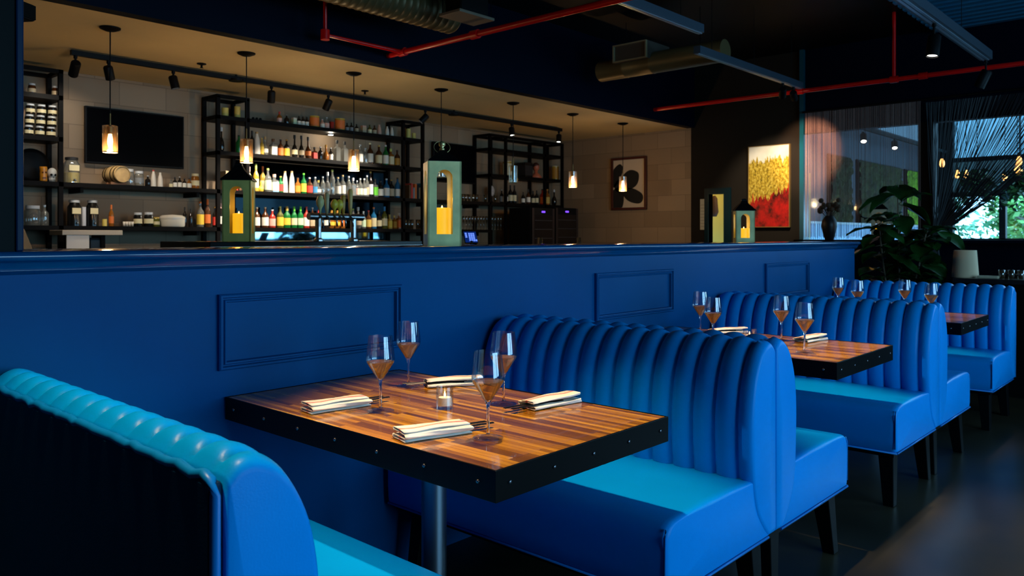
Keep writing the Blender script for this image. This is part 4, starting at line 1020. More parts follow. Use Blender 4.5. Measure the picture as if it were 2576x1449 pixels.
# pendants
YP = 5.36
PGL = thin('pendant_glass', (.95, .86, .72), .16, .07, (1, .62, .28))
BULB = P('bulb_glow', (1, .7, .3), emis=(1, .58, .20), es=26)
BULBW = P('bulb_glow_white', (1, .9, .7), emis=(1, .80, .45), es=60)
BULBO = P('bulb_off', (.35, .25, .12), rough=.1)
pu = [277, 620, 890, 1110, 1291, 1441, 1567]
for k, u in enumerate(pu):
    x = on_y(u, 300, YP)[0].x; zb = 1.82
    lit = k != 4 and k != 3
    t = thing('pendant_lamp', '%s glass cylinder pendant, %s from the left above the bar' % ('glowing' if lit else 'unlit', ordw(k)), 'pendant lamp', (x, YP, zb), 0, 'glass cylinder pendants over the bar')
    top = ZBC - zb
    MB().lathe([(0, top - .022), (.03, top - .022), (.062, top - .008), (.064, top), (0, top)], 24).build('canopy', IRON, t, smooth=True, angle=40)
    MB().lathe([(.004, .24), (.004, top - .02)], 8).build('cord', BLACK, t)
    MB().lathe([(0, .118), (.017, .118), (.019, .166), (.0055, .173), (.005, .25), (0, .25)], 16).build('socket', P('brass_dark', (.20, .11, .035), rough=.35, metal=.8), t, smooth=True, angle=40)
    MB().lathe([(.0455, 0), (.0455, .17), (.042, .1715), (.0, .1715)], 28).build('glass_cylinder', PGL, t, smooth=True, angle=40)
    MB().lathe([(.0465, -.002), (.0465, .004), (.0445, .004), (.0445, -.002)], 28, closed=True).build('rim', P('rim_glass', (.5, .38, .2), rough=.1, metal=.4), t, smooth=True)
    MB().lathe([(0, .028), (.008, .032), (.0145, .052), (.0165, .072), (.013, .098), (.009, .12), (0, .121)], 16).build('bulb', (BULBW if k == 2 else BULB) if lit else BULBO, t, smooth=True)
    if lit: point(t, (0, 0, .012), 15 if k == 2 else 8.5, (1, .66, .33) if k != 2 else (1, .80, .52), .02)
# ceiling sprinklers
for k, (u, v) in enumerate(((507, 160), (918, 228))):
    p, D = on_z(u, v, ZBC)
    t = thing('ceiling_sprinkler', 'small dark sprinkler on the bar ceiling, the %s one' % ('left', 'right')[k], 'sprinkler', (p.x, p.y, ZBC), 0, 'sprinklers on the bar ceiling')
    MB().lathe([(0, 0), (.035, 0), (.035, -.006), (.012, -.012), (0, -.012)], 16).build('escutcheon', IRON, t, smooth=True, angle=40)
    MB().lathe([(0, -.012), (.008, -.012), (.008, -.03), (.016, -.034), (0, -.036)], 12).build('nozzle', IRON, t, smooth=True, angle=40)
# puck light under the top centre shelf
p, D = on_y(832, 346, YSF + .14)
t = thing('puck_light', 'bright puck light under the top centre bar shelf', 'shelf light', (p.x, YSF + .14, SH['A'] - .035))
MB().lathe([(0, 0), (.03, 0), (.03, -.012), (0, -.012)], 20).build('housing', CHROME, t, smooth=True, angle=40)
MB().lathe([(0, -.013), (.026, -.013)], 20).build('lens', P('puck_glow', (1, 1, 1), emis=(.9, .95, 1), es=7), t)
point(t, (0, 0, -.04), 1.6, (1, .9, .72), .02)
# black speaker at the pillar top
p, D = on_y(75, 27, 2.9)
t = thing('wall_speaker', 'small black speaker high on the dark left pillar', 'speaker', (p.x - .02, 2.93, p.z), .6)
box(-.035, .035, -.03, .03, -.028, .028).build('cabinet', BLACK, t, bevel=.008); box(-.03, .03, -.033, -.029, -.023, .023).build('grille', IRON, t)
box(-.16, -.03, -.008, .008, -.008, .008).build('bracket', BLACK, t)

# ================================================================= right wall: print, painting, doorway
def on_wall(u0, u1, v0, v1, x=XR):
    a, _ = on_x(u0, (v0 + v1) / 2, x); b, _ = on_x(u1, (v0 + v1) / 2, x)
    um = (u0 + u1) / 2
    return a.y, b.y, on_x(um, v0, x)[0].z, on_x(um, v1, x)[0].z
ya_, yb_, z1, z0 = on_wall(1541, 1629, 396, 528)
t = thing('framed_print', 'framed botanical print with black leaves on the bar end wall', 'framed print', (XR - .02, (ya_ + yb_) / 2, z0))
w = (ya_ - yb_) / 2; h = z1 - z0
m = MB()
for a, b, c, d in ((-w, w, 0, .03), (-w, w, h - .03, h), (-w, -w + .03, .03, h - .03), (w - .03, w, .03, h - .03)): m.box(-.02, .018, a, b, c, d)
m.build('frame', P('frame_brown', (.06, .012, .006), rough=.35), t, bevel=.003)
box(-.004, .014, -w + .03, w - .03, .03, h - .03).build('print_paper', P('print_paper', (.50, .40, .29), rough=.7), t)
m = MB()
def leafshape(cy, cz, a, b, rot_, n=26, pt=1.6):
    pts = []
    for k in range(n):
        an = 2 * PI * k / n; y = a * math.cos(an); z = b * math.sin(an) * (1 - .35 * math.cos(an) ** 3)
        pts.append((cy + y * math.cos(rot_) - z * math.sin(rot_), cz + y * math.sin(rot_) + z * math.cos(rot_)))
    m.prism([(min(max(p, -w + .031), w - .031), min(max(q, .031), h - .031)) for p, q in pts], -.0055, -.0035, 'x')
# +y is the left side seen from the room
leafshape(-.03, h * .58, w * .52, w * .44, 2.6); leafshape(w * .75, h * .66, w * .30, w * .62, .5); leafshape(-.06, h * .27, w * .62, w * .33, .35); leafshape(w * .70, h * .20, w * .42, w * .58, .1); leafshape(w * .55, h * .46, w * .3, w * .3, .0)
m.build('printed_leaves', P('print_ink', (.006, .005, .005), rough=.7), t)
# painting
ya_, yb_, z1, z0 = on_wall(1886, 1990, 366, 572)
def mat_painting(w, h):
    m = bpy.data.materials.new('abstract_paint'); m.use_nodes = True; nt = m.node_tree; b = nt.nodes['Principled BSDF']; b.inputs['Roughness'].default_value = .35
    tc = nt.nodes.new('ShaderNodeTexCoord'); sx = nt.nodes.new('ShaderNodeSeparateXYZ'); nt.links.new(tc.outputs['Object'], sx.inputs[0])
    def N(sy, sz, det, off=0):
        mp = nt.nodes.new('ShaderNodeMapping'); mp.inputs['Scale'].default_value = (1, sy, sz); mp.inputs['Location'].default_value = (off, off, off); nt.links.new(tc.outputs['Object'], mp.inputs[0])
        n = ND(nt, 'ShaderNodeTexNoise', Scale=1, Detail=det, Roughness=.65); nt.links.new(mp.outputs[0], n.inputs['Vector']); return n
    def M(op, a, bb, c=None):
        q = nt.nodes.new('ShaderNodeMath'); q.operation = op
        for i, x in enumerate((a, bb, c)):
            if x is None: continue
            if isinstance(x, (int, float)): q.inputs[i].default_value = x
            else: nt.links.new(x, q.inputs[i])
        return q.outputs[0]
    z = M('DIVIDE', sx.outputs[2], h); yl = M('DIVIDE', sx.outputs[1], w)    # yl: +1 left, -1 right
    drip = N(34, .8, 3, 3); slow = N(7, .5, 1, 9)
    red_edge = M('ADD', M('MULTIPLY_ADD', yl, -.09, .36), M('MULTIPLY_ADD', drip.outputs['Fac'], .42, -.13)); red_edge = M('ADD', red_edge, M('MULTIPLY_ADD', slow.outputs['Fac'], .3, -.2))
    gold_edge = M('ADD', M('MULTIPLY_ADD', yl, -.02, .83), M('MULTIPLY_ADD', drip.outputs['Fac'], .34, -.17))
    is_red = M('LESS_THAN', z, red_edge); is_gold = M('LESS_THAN', z, gold_edge)
    gn = N(40, 30, 8, 1); gr = ramp(nt, [(.35, (.10, .065, .005)), (.5, (.42, .27, .015)), (.66, (.66, .50, .10))]); nt.links.new(gn.outputs['Fac'], gr.inputs[0])
    rn = N(9, 7, 5, 5); rr = ramp(nt, [(.38, (.035, .0, .0)), (.55, (.42, .002, .002)), (.7, (.62, .006, .004))]); nt.links.new(rn.outputs['Fac'], rr.inputs[0])
    wn = N(3, 3, 3, 2); wr = ramp(nt, [(.3, (.60, .52, .38)), (.7, (.75, .70, .58))]); nt.links.new(wn.outputs['Fac'], wr.inputs[0])
    m1 = nt.nodes.new('ShaderNodeMix'); m1.data_type = 'RGBA'; nt.links.new(is_gold, m1.inputs[0]); nt.links.new(wr.outputs[0], m1.inputs[6]); nt.links.new(gr.outputs[0], m1.inputs[7])
    m2 = nt.nodes.new('ShaderNodeMix'); m2.data_type = 'RGBA'; nt.links.new(is_red, m2.inputs[0]); nt.links.new(m1.outputs[2], m2.inputs[6]); nt.links.new(rr.outputs[0], m2.inputs[7])
    nt.links.new(m2.outputs[2], b.inputs['Base Color'])
    return m
w = (ya_ - yb_) / 2; h = z1 - z0
t = thing('abstract_painting', 'tall abstract painting, white over gold over dripping red, on the black wall', 'painting', (XR - .02, (ya_ + yb_) / 2, z0))
box(-.018, .016, -w + .008, w - .008, .008, h - .008).build('canvas', mat_painting(w, h), t)
m = MB()
for a, b, c, d in ((-w, w, 0, .008), (-w, w, h - .008, h), (-w, -w + .008, .008, h - .008), (w - .008, w, .008, h - .008)): m.box(-.022, .018, a, b, c, d)
m.build('frame', P('frame_gold', (.35, .22, .07), rough=.3, metal=.6), t)
# doorway niche: lit side room
nx = XR + .1
m = MB(); m.box(nx, nx + 1.2, yd0 - .5, yd0 - .45, 0, dz + .3); m.box(nx, nx + 1.2, yd1 + .45, yd1 + .5, 0, dz + .3); m.box(nx + 1.2, nx + 1.25, yd0 - .5, yd1 + .5, 0, dz + .3); m.box(nx, nx + 1.2, yd0 - .5, yd1 + .5, dz + .3, dz + .35)
struct('wall_side_room', m, P('side_room', (.62, .47, .12), rough=.7), 'yellow walls of the lit side room behind the doorway', 'wall')
point(None, (nx + .55, (yd0 + yd1) / 2 + .1, dz + .1), 9, (1, .80, .40), .06, 'side_room_lamp')
t = thing('door_casing', 'teal casing around the lit doorway at the end of the bar', 'door casing', (XR, 0, 0)); t['kind'] = 'structure'
m = MB(); m.box(-.02, .1, yd0 - .09, yd0, 0, dz + .07); m.box(-.02, .1, yd1, yd1 + .05, 0, dz + .07); m.box(-.02, .1, yd0, yd1, dz, dz + .07)
m.build('casing_boards', P('casing_teal', (.001, .014, .019), rough=.4, spec=.08), t)
# coat hanging inside
p, D = on_x(1797, 545, nx + .74)
t = thing('hanging_coat', 'dark brown garment hanging inside the lit doorway', 'coat', (nx + .74, p.y, p.z))
m = MB(); rr = []
for z, a, b in ((0, .03, .02), (.06, .055, .03), (.16, .045, .03), (.24, .04, .025), (.28, .015, .012)):
    rr.append(m.ring([(b * math.cos(2 * PI * k / 14), a * math.sin(2 * PI * k / 14) * (1 + .1 * math.sin(k * 3)), z) for k in range(14)]))
for a, b in zip(rr, rr[1:]): m.bridge(a, b)
m.cap(rr[0]); m.cap(rr[-1]); m.build('garment', P('coat_brown', (.035, .012, .01), rough=.8), t, smooth=True)
MB().tube([(0, 0, .275), (0, 0, .30), (0, .04, .31), (0, yd1 + .455 - p.y, .305)], .004, 6).build('hook', CHROME, t, smooth=True)
# white notice left of the door
ya_, yb_, z1, z0 = on_wall(1763, 1775, 501, 578)
t = thing('wall_notice', 'white list board hanging left of the lit doorway', 'notice', (XR - .012, (ya_ + yb_) / 2, z0)); w = (ya_ - yb_) / 2; h = z1 - z0
box(-.006, .010, -w, w, 0, h).build('board', P('notice_white', (.45, .40, .27), rough=.6), t)
m = MB()
for k in range(8): m.box(-.0072, -.0058, -w * .8, w * .8, h * (.1 + .1 * k), h * (.1 + .1 * k) + .004)
m.build('ruled_lines', P('notice_ink', (.12, .10, .06)), t)

# ================================================================= string curtains, sill things, patio beyond
STR1 = P('string_maroon', (.27, .15, .12), rough=.7); STR2 = P('string_black', (.008, .009, .012), rough=.6)
m = MB(); y = yp - .04; rnd = random.Random(2)
while y > yq1 - .02:
    dxx = rnd.uniform(-.006, .006)
    m.tube([(XR - .028 + dxx, y, 2.66), (XR - .028 + dxx + .002, y + rnd.uniform(-.002, .002), SILL + .01 + rnd.uniform(0, .03))], .0021, 3)
    y -= rnd.uniform(.006, .012)
o = m.build('string_curtain', STR1, None); tag(o, 'straight hanging string curtain before the left interior window', 'string curtain', None, 'stuff')
m = MB(); tie = on_x(2352, 592, XR - .10)[0]
ytop0 = yq0 + .05; n = 150
for k in range(n):
    f = k / (n - 1); y0 = ytop0 - f * 1.55
    x0 = XR - .08 + rnd.uniform(-.015, .015)
    p0 = Vector((x0, y0, 2.62)); p1 = Vector((tie.x + rnd.uniform(-.02, .02), tie.y + rnd.uniform(-.015, .015), tie.z))
    pts = []
    for q in range(7):
        s = q / 6; p_ = p0.lerp(p1, s); bow = math.sin(PI * s)
        p_.z -= bow * .10 * f; p_.y += -bow * .10 * f * .3 + bow * .02 * math.sin(k * 1.7)
        pts.append(p_)
    m.tube(pts, .0029, 3)
    m.tube([p1, p1 + Vector((rnd.uniform(-.02, .02), rnd.uniform(-.03, .03), -.20))], .0026, 3)
o = m.build('string_curtain', STR2, None); tag(o, 'black string curtain gathered to the left before the right interior window', 'string curtain', None, 'stuff')
t = thing('curtain_rod', 'dark curtain rod along the window header', 'curtain rod', (XR - .08, 0, 2.655))
MB().lathe([(0, -.6), (.011, -.6), (.011, yp - .03), (0, yp - .03)], 10, (0, 0, 0), 'y').build('rod', BLACK, t, smooth=True, angle=40)
for y in (.2, 1.2, 2.2, 3.2): box(0, .08, y - .008, y + .008, -.008, .008).build('bracket', BLACK, t)
# vase on the sill
p, D = on_x(2086, 598, XR - .165); s = D / FPX
t = thing('flower_vase', 'dark vase with dried flowers silhouetted on the window sill', 'vase', (XR - .165, p.y, SILL))
r = 19 * s; h = 60 * s
MB().lathe([(0, 0), (r * .55, 0), (r * .7, h * .15), (r, h * .55), (r * .92, h * .8), (r * .5, h), (r * .42, h), (r * .42, h * .9), (0, h * .9)], 20).build('vase_body', P('vase_dark', (.008, .010, .014), rough=.4), t, smooth=True, angle=50)
m = MB(); m2 = MB()
for k in range(16):
    a = k * 2.4; l = h * (1.2 + .45 * rnd.random()); e = Vector((r * .9 * math.cos(a), r * 1.2 * math.sin(a), l))
    m.tube([(0, 0, h * .85), e * .7 + Vector((0, 0, h * .25)), e], .0025, 5); m2.sphere(e, .022 + .01 * rnd.random(), 7, 5)
m.build('stems', P('stem_dark', (.02, .015, .01), rough=.8), t); m2.build('flower_heads', P('flower_dark', (.05, .03, .015), rough=.8), t)
# patio shell
PG = P('patio_grey', (.06, .07, .09), rough=.7)
YPW, XPE = 4.2, 16.0
GRD = P('outside_ground', (.10, .11, .09), rough=.9, vary=.3)
struct('floor_patio', box(XR + .15, XPE, -6, YPW, -.1, -.02), P('patio_floor', (.08, .085, .09), rough=.6), 'grey floor of the enclosed patio', 'floor')
struct('wall_patio_upper', box(XR + .12, XPE, YPW, YPW + .1, 3.0, 3.42), P('patio_pale', (.42, .48, .54), rough=.7), 'pale strip above the grey patio wall', 'wall')
struct('wall_patio_left', box(XR + .12, XPE, YPW, YPW + .1, 1.45, 3.0), PG, 'grey upper wall of the patio', 'wall')
m = MB(); N = 150
prev = None
x = XR + .12
while x < XPE:
    m.box(x, x + .035, YPW - .02, YPW + .05, -.02, 1.455); m.box(x + .035, x + .07, YPW, YPW + .05, -.02, 1.455); x += .07
struct('wall_patio_cladding', m, P('corrugated_blue', (.50, .68, .88), rough=.4), 'ribbed pale blue cladding along the patio wall', 'cladding')
struct('trim_10', box(XR + .12, XPE, YPW - .04, YPW, 1.455, 1.485), P('white_rail', (.6, .62, .65), rough=.5), 'white rail on the patio cladding', 'rail')
struct('ceiling_patio', box(XR + .12, XPE, .6, YPW + .1, 3.4, 3.5), P('patio_ceiling', (.35, .37, .40), rough=.7), 'pale patio ceiling', 'ceiling')
MOSS = P('moss_green', (.022, .030, .005), rough=.9, bump=1, bscale=25, vary=.7, vscale=9)
for k, (u0, u1) in enumerate(((2096, 2147), (2168, 2273), (2286, 2330))):
    x0, x1 = on_y(u0, 480, YPW - .08)[0].x, on_y(u1, 480, YPW - .08)[0].x
    t = thing('moss_panel', 'green moss panel on the patio wall, %s from the left' % ordw(k), 'moss panel', ((x0 + x1) / 2, YPW - .005, 1.49), 0, 'moss panels on the patio wall')
    w = (x1 - x0) / 2; m = MB(); nx_, nz_ = 30, 26; g = []
    for i in range(nx_ + 1):
        g.append([m.bm.verts.new((-w + 2 * w * i / nx_, -.03 - .05 * rnd.random(), .93 * j / nz_)) for j in range(nz_ + 1)])
    for i in range(nx_):
        for j in range(nz_): m.bm.faces.new((g[i][j], g[i + 1][j], g[i + 1][j + 1], g[i][j + 1]))
    m.build('moss', MOSS if k < 2 else P('moss_bright', (.16, .30, .01), rough=.9, vary=.6, vscale=9), t)
    box(-w - .03, w + .03, -.025, .0, -.0, .95).build('backing', BLACK, t)
for k, u in enumerate((2172, 2250)):
    p, D = on_y(u, (362, 378)[k], 3.85)
    head((p.x, 3.85, p.z + .17), (p.x - 1.0, 3.45, p.z - 1.3), 'lit black spotlight in the patio, %s of two seen through the window' % ('left', 'right')[k], True, 0, drop=.04, R=.045, L=.14)
struct('trim_11', box(XR + .3, XPE, 3.83, 3.87, on_y(2210, 365, 3.85)[0].z + .16, on_y(2210, 365, 3.85)[0].z + .21), BLACK, 'black lighting rail in the patio', 'rail')
# end wall of the patio with window band
zA, zB, zC_ = 1.2, on_x(2500, 487, XPE)[0].z, on_x(2500, 398, XPE)[0].z
m = MB(); m.box(XPE, XPE + .1, -6, YPW + .1, -.1, zA); m.box(XPE, XPE + .1, -6, YPW + .1, zB, zC_)
struct('wall_patio_end', m, P('patio_end', (.16, .21, .21), rough=.7), 'grey green end wall of the patio', 'wall')
m = MB()
for z in (zA + .01, zB, zC_): m.box(XPE - .03, XPE + .12, -6, YPW + .1, z - .04, z + .04)
for u in (2300, 2380, 2522, 2700): 
    y = on_x(u, 500, XPE)[0].y; m.box(XPE - .03, XPE + .12, y - .05, y + .05, zA, zB)
y = on_x(2390, 500, XPE)[0].y; m.box(XPE - .03, XPE + .12, y - .05, y + .4, zA, 3.4)
struct('window_3', box(XPE + .02, XPE + .03, -6, YPW, zC_, 3.4), thin('tinted_transom', (.26, .33, .36), .02), 'tinted transom glass above the patio windows', 'window')  # tint added only to dim the sky seen through the transom
struct('trim_12', m, BLACK, 'black frames of the patio windows', 'window frame')
# hanging bulbs in the patio
for k, (u, v, X_) in enumerate(((2370, 410, 12), (2408, 438, 13), (2430, 438, 13), (2528, 444, 13), (2564, 405, 11.5), (2559, 424, 12), (2568, 437, 12.5))):
    p, D = on_x(u, v, X_)
    t = thing('filament_bulb', 'bare filament bulb hanging in the patio, %s from the left' % ordw(k), 'bulb', p, 0, 'filament bulbs hanging in the patio')
    MB().lathe([(0, -.06), (.02, -.055), (.034, -.02), (.03, .02), (.014, .06), (0, .062)], 12).build('bulb', P('patio_bulb', (1, .6, .2), emis=(1, .42, .10), es=4.5), t, smooth=True)
    MB().lathe([(0, .058), (.016, .058), (.016, .10), (.004, .11), (.004, 3.4 - p.z), (0, 3.4 - p.z)], 8).build('cord', BLACK, t)
# hanging plants in the patio
LEAFM = P('leaf_green', (.012, .05, .008), rough=.35, vary=.4, vscale=6)
LEAFB = P('leaf_bright', (.10, .26, .06), rough=.5, vary=.5, vscale=2)
def leafquad(m, c, s_, rnd):
    a = rnd.uniform(0, 2 * PI); t_ = rnd.uniform(-.9, .9)
    d = Vector((math.cos(a) * math.cos(t_), math.sin(a) * math.cos(t_), math.sin(t_))); n_ = d.cross(Vector((rnd.uniform(-1, 1), rnd.uniform(-1, 1), rnd.uniform(-1, 1)))).normalized()
    v = [m.bm.verts.new(c - d * s_), m.bm.verts.new(c + n_ * s_ * .45), m.bm.verts.new(c + d * s_), m.bm.verts.new(c - n_ * s_ * .45)]
    m.bm.faces.new(v)
for k, (u, v) in enumerate(((2458, 455), (2566, 455))):
    p, D = on_x(u, v, 12.2)
    t = thing('hanging_plant', 'trailing plant hanging in the patio, %s' % ('behind the gathered curtain' if k == 0 else 'at the right edge of the view'), 'hanging plant', p, 0, 'hanging plants in the patio')
    MB().lathe([(0, -.09), (.09, -.08), (.13, .03), (.11, .03), (0, .0)], 16).build('basket', BLACK, t, smooth=True)
    MB().lathe([(0, .02), (.004, .02), (.004, 3.4 - p.z), (0, 3.4 - p.z)], 6).build('cord', BLACK, t)
    m = MB()
    for q in range(420):
        a = rnd.uniform(0, 2 * PI); rr_ = rnd.uniform(.05, .22); leafquad(m, Vector((rr_ * math.cos(a), rr_ * math.sin(a), .08 - rr_ * rnd.uniform(0, 2.2) + rnd.uniform(-.05, .08))), .05, rnd)
    m.build('foliage', LEAFM, t)
# trees outside
def tree(x, y, h, R, n, label, mat, seed):
    rn = random.Random(seed)
    t = thing('tree', label, 'tree', (x, y, -.1), 0, 'trees outside the patio')
    m = MB(); m.tube([(0, 0, 0), (.1, .05, h * .3), (-.05, .1, h * .6), (.05, 0, h * .9)], [.16, .13, .10, .04], 8)
    for k in range(6):
        a = k * 1.05; m.tube([(0, 0, h * (.3 + .07 * k)), (R * .4 * math.cos(a), R * .4 * math.sin(a), h * (.42 + .07 * k)), (R * .8 * math.cos(a), R * .8 * math.sin(a), h * (.5 + .07 * k))], [.07, .05, .02], 6)
    m.build('trunk', P('bark', (.10, .085, .07), rough=.9), t, smooth=True)
    m = MB()
    cl = [(Vector((rn.uniform(-R, R), rn.uniform(-R, R), h * rn.uniform(.12, 1.0))), rn.uniform(.35, .7)) for k in range(16)]
    for q in range(n):
        c, r_ = rn.choice(cl); v = Vector((rn.gauss(0, 1), rn.gauss(0, 1), rn.gauss(0, 1))).normalized() * r_ * rn.random() ** .4
        leafquad(m, c + v, rn.uniform(.06, .13), rn)
    m.build('crown', mat, t)
LB2 = P('leaf_teal', (.10, .30, .16), rough=.5, vary=.5, vscale=2); LB3 = P('leaf_dark', (.05, .17, .08), rough=.5, vary=.5, vscale=2)
tree(19.5, 5.5, 2.8, 1.0, 2600, 'leafy tree outside, seen left of the patio window bar', LB2, 1)
tree(21.2, 2.9, 2.9, 1.1, 2600, 'tree outside, seen right of the patio window bar', LEAFB, 2)
tree(24.0, 7.0, 3.3, 1.3, 3000, 'distant tree outside, behind the leafy tree left of the window bar', LB3, 3)
tree(25.5, 3.6, 3.3, 1.5, 3000, 'distant pale tree outside, behind the tree right of the window bar', LB2, 4)
struct('ground', box(XPE + .1, 40, -14, 18, -.2, -.1), GRD, 'ground outside the patio', 'ground')
# fig plant
def fig():
    p, D = on_y(2238, 600, 2.10)
    t = thing('potted_fig', 'broad leaved potted fig at the end of the half wall', 'potted plant', (7.58, 2.22, 0))
    MB().lathe([(0, 0), (.15, 0), (.19, .34), (.20, .36), (.17, .36), (.165, .32), (0, .32)], 24).build('pot', P('pot_dark', (.02, .02, .02), rough=.4), t, smooth=True, angle=40)
    MB().lathe([(0, .33), (.163, .33)], 20).build('soil', P('soil', (.015, .01, .006), rough=.9), t)
    rn = random.Random(11); st = MB(); lf = MB()
    stems = [((0, 0), (.02, .0, .9), (.05, .02, 1.72)), ((.02, 0), (-.12, .06, .8), (-.22, .10, 1.38)), ((0, .02), (.16, -.10, .8), (.30, -.18, 1.34)), ((-.02, 0), (.0, -.12, .8), (.02, -.22, 1.30))]
    for (a, b, c) in stems:
        pts = spline([(a[0], a[1], .3), b, c], 8); st.tube(pts, [.012 - .007 * i / len(pts) for i in range(len(pts))], 6)
        for i in range(5, len(pts)):
            for q in range(3):
                base = Vector(pts[i]); an = rn.uniform(0, 2 * PI); L = rn.uniform(.19, .31); W = L * rn.uniform(.32, .42); up = rn.uniform(-.35, .65)
                d = Vector((math.cos(an) * math.cos(up), math.sin(an) * math.cos(up), math.sin(up))); sd = d.cross(Vector((0, 0, 1))).normalized(); nr = sd.cross(d)
                st.tube([base, base + d * .05], .003, 5)
                R0 = []
                for k in range(9):
                    s = k / 8; wv = W * math.sin(PI * min(1, s ** .8 * .97 + .02)) * (.75 + .45 * s); c0 = base + d * (.05 + L * s) - Vector((0, 0, 1)) * (L * .45 * s * s)
                    wob = .006 * math.sin(s * 14 + i)
                    R0.append([lf.bm.verts.new(c0 + sd * wv * e + nr * (abs(e) * W * .22 + wob * e)) for e in (-1, -.5, 0, .5, 1)])
                for A_, B_ in zip(R0, R0[1:]):
                    for e in range(4): lf.bm.faces.new((A_[e], A_[e + 1], B_[e + 1], B_[e]))
    st.build('stems', P('fig_stem', (.10, .07, .04), rough=.7), t, smooth=True)
    lf.build('foliage', P('fig_leaf', (.010, .05, .008), rough=.28, vary=.5, vscale=5), t, smooth=True)
fig()
# console with drum pot, napkin and glasses at far right
p, D = on_y(2380, 690, 1.85)
ct = thing('console_cabinet', 'dark console cabinet behind the farthest booth', 'cabinet', (7.55, 1.0, 0))
zc_ = .935
box(-.25, .25, -1.2, .72, zc_ - .04, zc_).build('cabinet_top', P('console_black', (.008, .007, .007), rough=.35), ct, bevel=.004)
box(-.22, .22, -1.17, .69, 0, zc_ - .04).build('cabinet_body', BLACK, ct)
p, D = on_x(2428, 690, 7.5); s = D / FPX
t = thing('drum_pot', 'beige ribbed tapered pot on the dark console', 'pot', (7.5, p.y, zc_)); h = 68 * s; r = 29 * s
m = MB(); pr = [(0, 0), (r * 1.05, 0)]
for k in range(33):
    f = k / 32; pr.append((r * (1.05 - .17 * f) + .0016 * (1 if k % 2 else -1), h * f))
pr += [(r * .82, h), (r * .82, h * .9), (0, h * .9)]
m.lathe(pr, 28).build('ribbed_body', P('pot_beige', (.62, .44, .27), rough=.7), t, smooth=True, angle=60)
p, D = on_x(2487, 690, 7.42)
o = box(-.04, .04, -.075, .075, 0, .022).build('folded_cloth', P('cloth_cream', (.5, .42, .28), rough=.8), None, bevel=.006, loc=(7.42, p.y, zc_)); tag(o, 'cream folded cloth right of the ribbed pot on the console', 'cloth')
for k, u in enumerate((2520, 2532, 2544, 2556, 2568)):
    p, D = on_x(u, 685, 7.45 + .04 * (k % 2)); 
    o = MB().lathe([(0, 0), (.020, 0), (.025, .07), (.0235, .07), (.018, .006), (0, .006)], 14).build('tumbler', TUM, None, smooth=True, loc=(p.x, p.y, zc_)); tag(o, 'dark tumbler at the right end of the console, %s from the left' % ordw(k), 'tumbler', 'tumblers on the console')

# ================================================================= dining ceiling: pipes, ducts, tracks
def pipe_thing(label, runs, couplings, r=.022):
    t = thing('sprinkler_pipe', label, 'pipe', (0, 0, 0), 0, 'red sprinkler pipes under the ceiling')
    for k, pts in enumerate(runs): MB().tube(pts, r if k == 0 else r * .72, 14).build('pipe_run', RED, t, smooth=True, angle=40)
    for c, ax in couplings:
        MB().lathe([(0, -.035), (r * 1.45, -.035), (r * 1.45, .035), (0, .035)], 14, c, ax).build('coupling', RED, t, smooth=True, angle=40)
    return t
xA = 3.95; zA_ = 2.70
xq = on_y(818, 95, 4.74)[0].x
pipe_thing('red sprinkler pipe crossing above the bar opening, with a side branch', [[(xA, YS - .005, zA_), (xA, -3.9, zA_)], [(xA, 4.74, zA_), (xq, 4.74, zA_), (xq, 4.74, ZT)]],
           [((xA, 4.74, zA_), 'y'), ((xA, on_x(1195, 84, xA)[0].y, zA_), 'y'), ((xq, 4.74, zA_), 'z')])
xB = 7.82; zB_ = 2.735
yv = on_x(2249, 180, xB)[0].y
pipe_thing('red sprinkler pipe running across the far right of the ceiling, with one riser', [[(xB, YS - .005, zB_), (xB, -3.9, zB_)], [(xB, yv, zB_), (xB, yv, ZT)]],
           [((xB, yv, zB_), 'y'), ((xB, on_x(2322, 188, xB)[0].y, zB_), 'y'), ((xB, on_x(2012, 230, xB)[0].y, zB_), 'y')])
# round duct along x at upper left
yD = 4.40
def duct_x(label, x0, x1, y, z, r):
    t = thing('round_duct', label, 'duct', (x0, y, z), 0, 'round air ducts under the ceiling')
    m = MB(); pr = [(0, 0), (r, 0)]; x = 0
    while x < x1 - x0 - .06: pr += [(r, x + .05), (r + .004, x + .054), (r, x + .058)]; x += .06
    pr += [(r, x1 - x0), (0, x1 - x0)]
    m.lathe(pr, 28, axis='x').build('duct_body', GLOWDUCT, t, smooth=True, angle=50)
    for q in (.25, .75): MB().lathe([(.004, r), (.004, ZT - z)], 6, ((x1 - x0) * q, 0, 0)).build('hanger', BLACK, t)
    return t
p, D = on_y(1000, 49, yD); r = .13
duct_x('ribbed round duct above the left of the bar opening', 1.2, on_y(1135, 60, yD)[0].x, yD, p.z + r, r)
# square diffuser
t = thing('ceiling_diffuser', 'flat square air diffuser beside the left red pipe', 'diffuser', (3.885, 3.965, 2.80))
box(-.17, .17, -.105, .105, 0, .02).build('face_plate', P('diffuser_tan', (.16, .12, .08), rough=.6), t, bevel=.003)
box(-.13, .13, -.08, .08, .02, .22).build('plenum', BLACK, t)
for i in (-1, 1):
    for j in (-1, 1): MB().lathe([(.003, .02), (.003, ZT - 2.8)], 6, (i * .15, j * .09, 0)).build('hanger', BLACK, t)
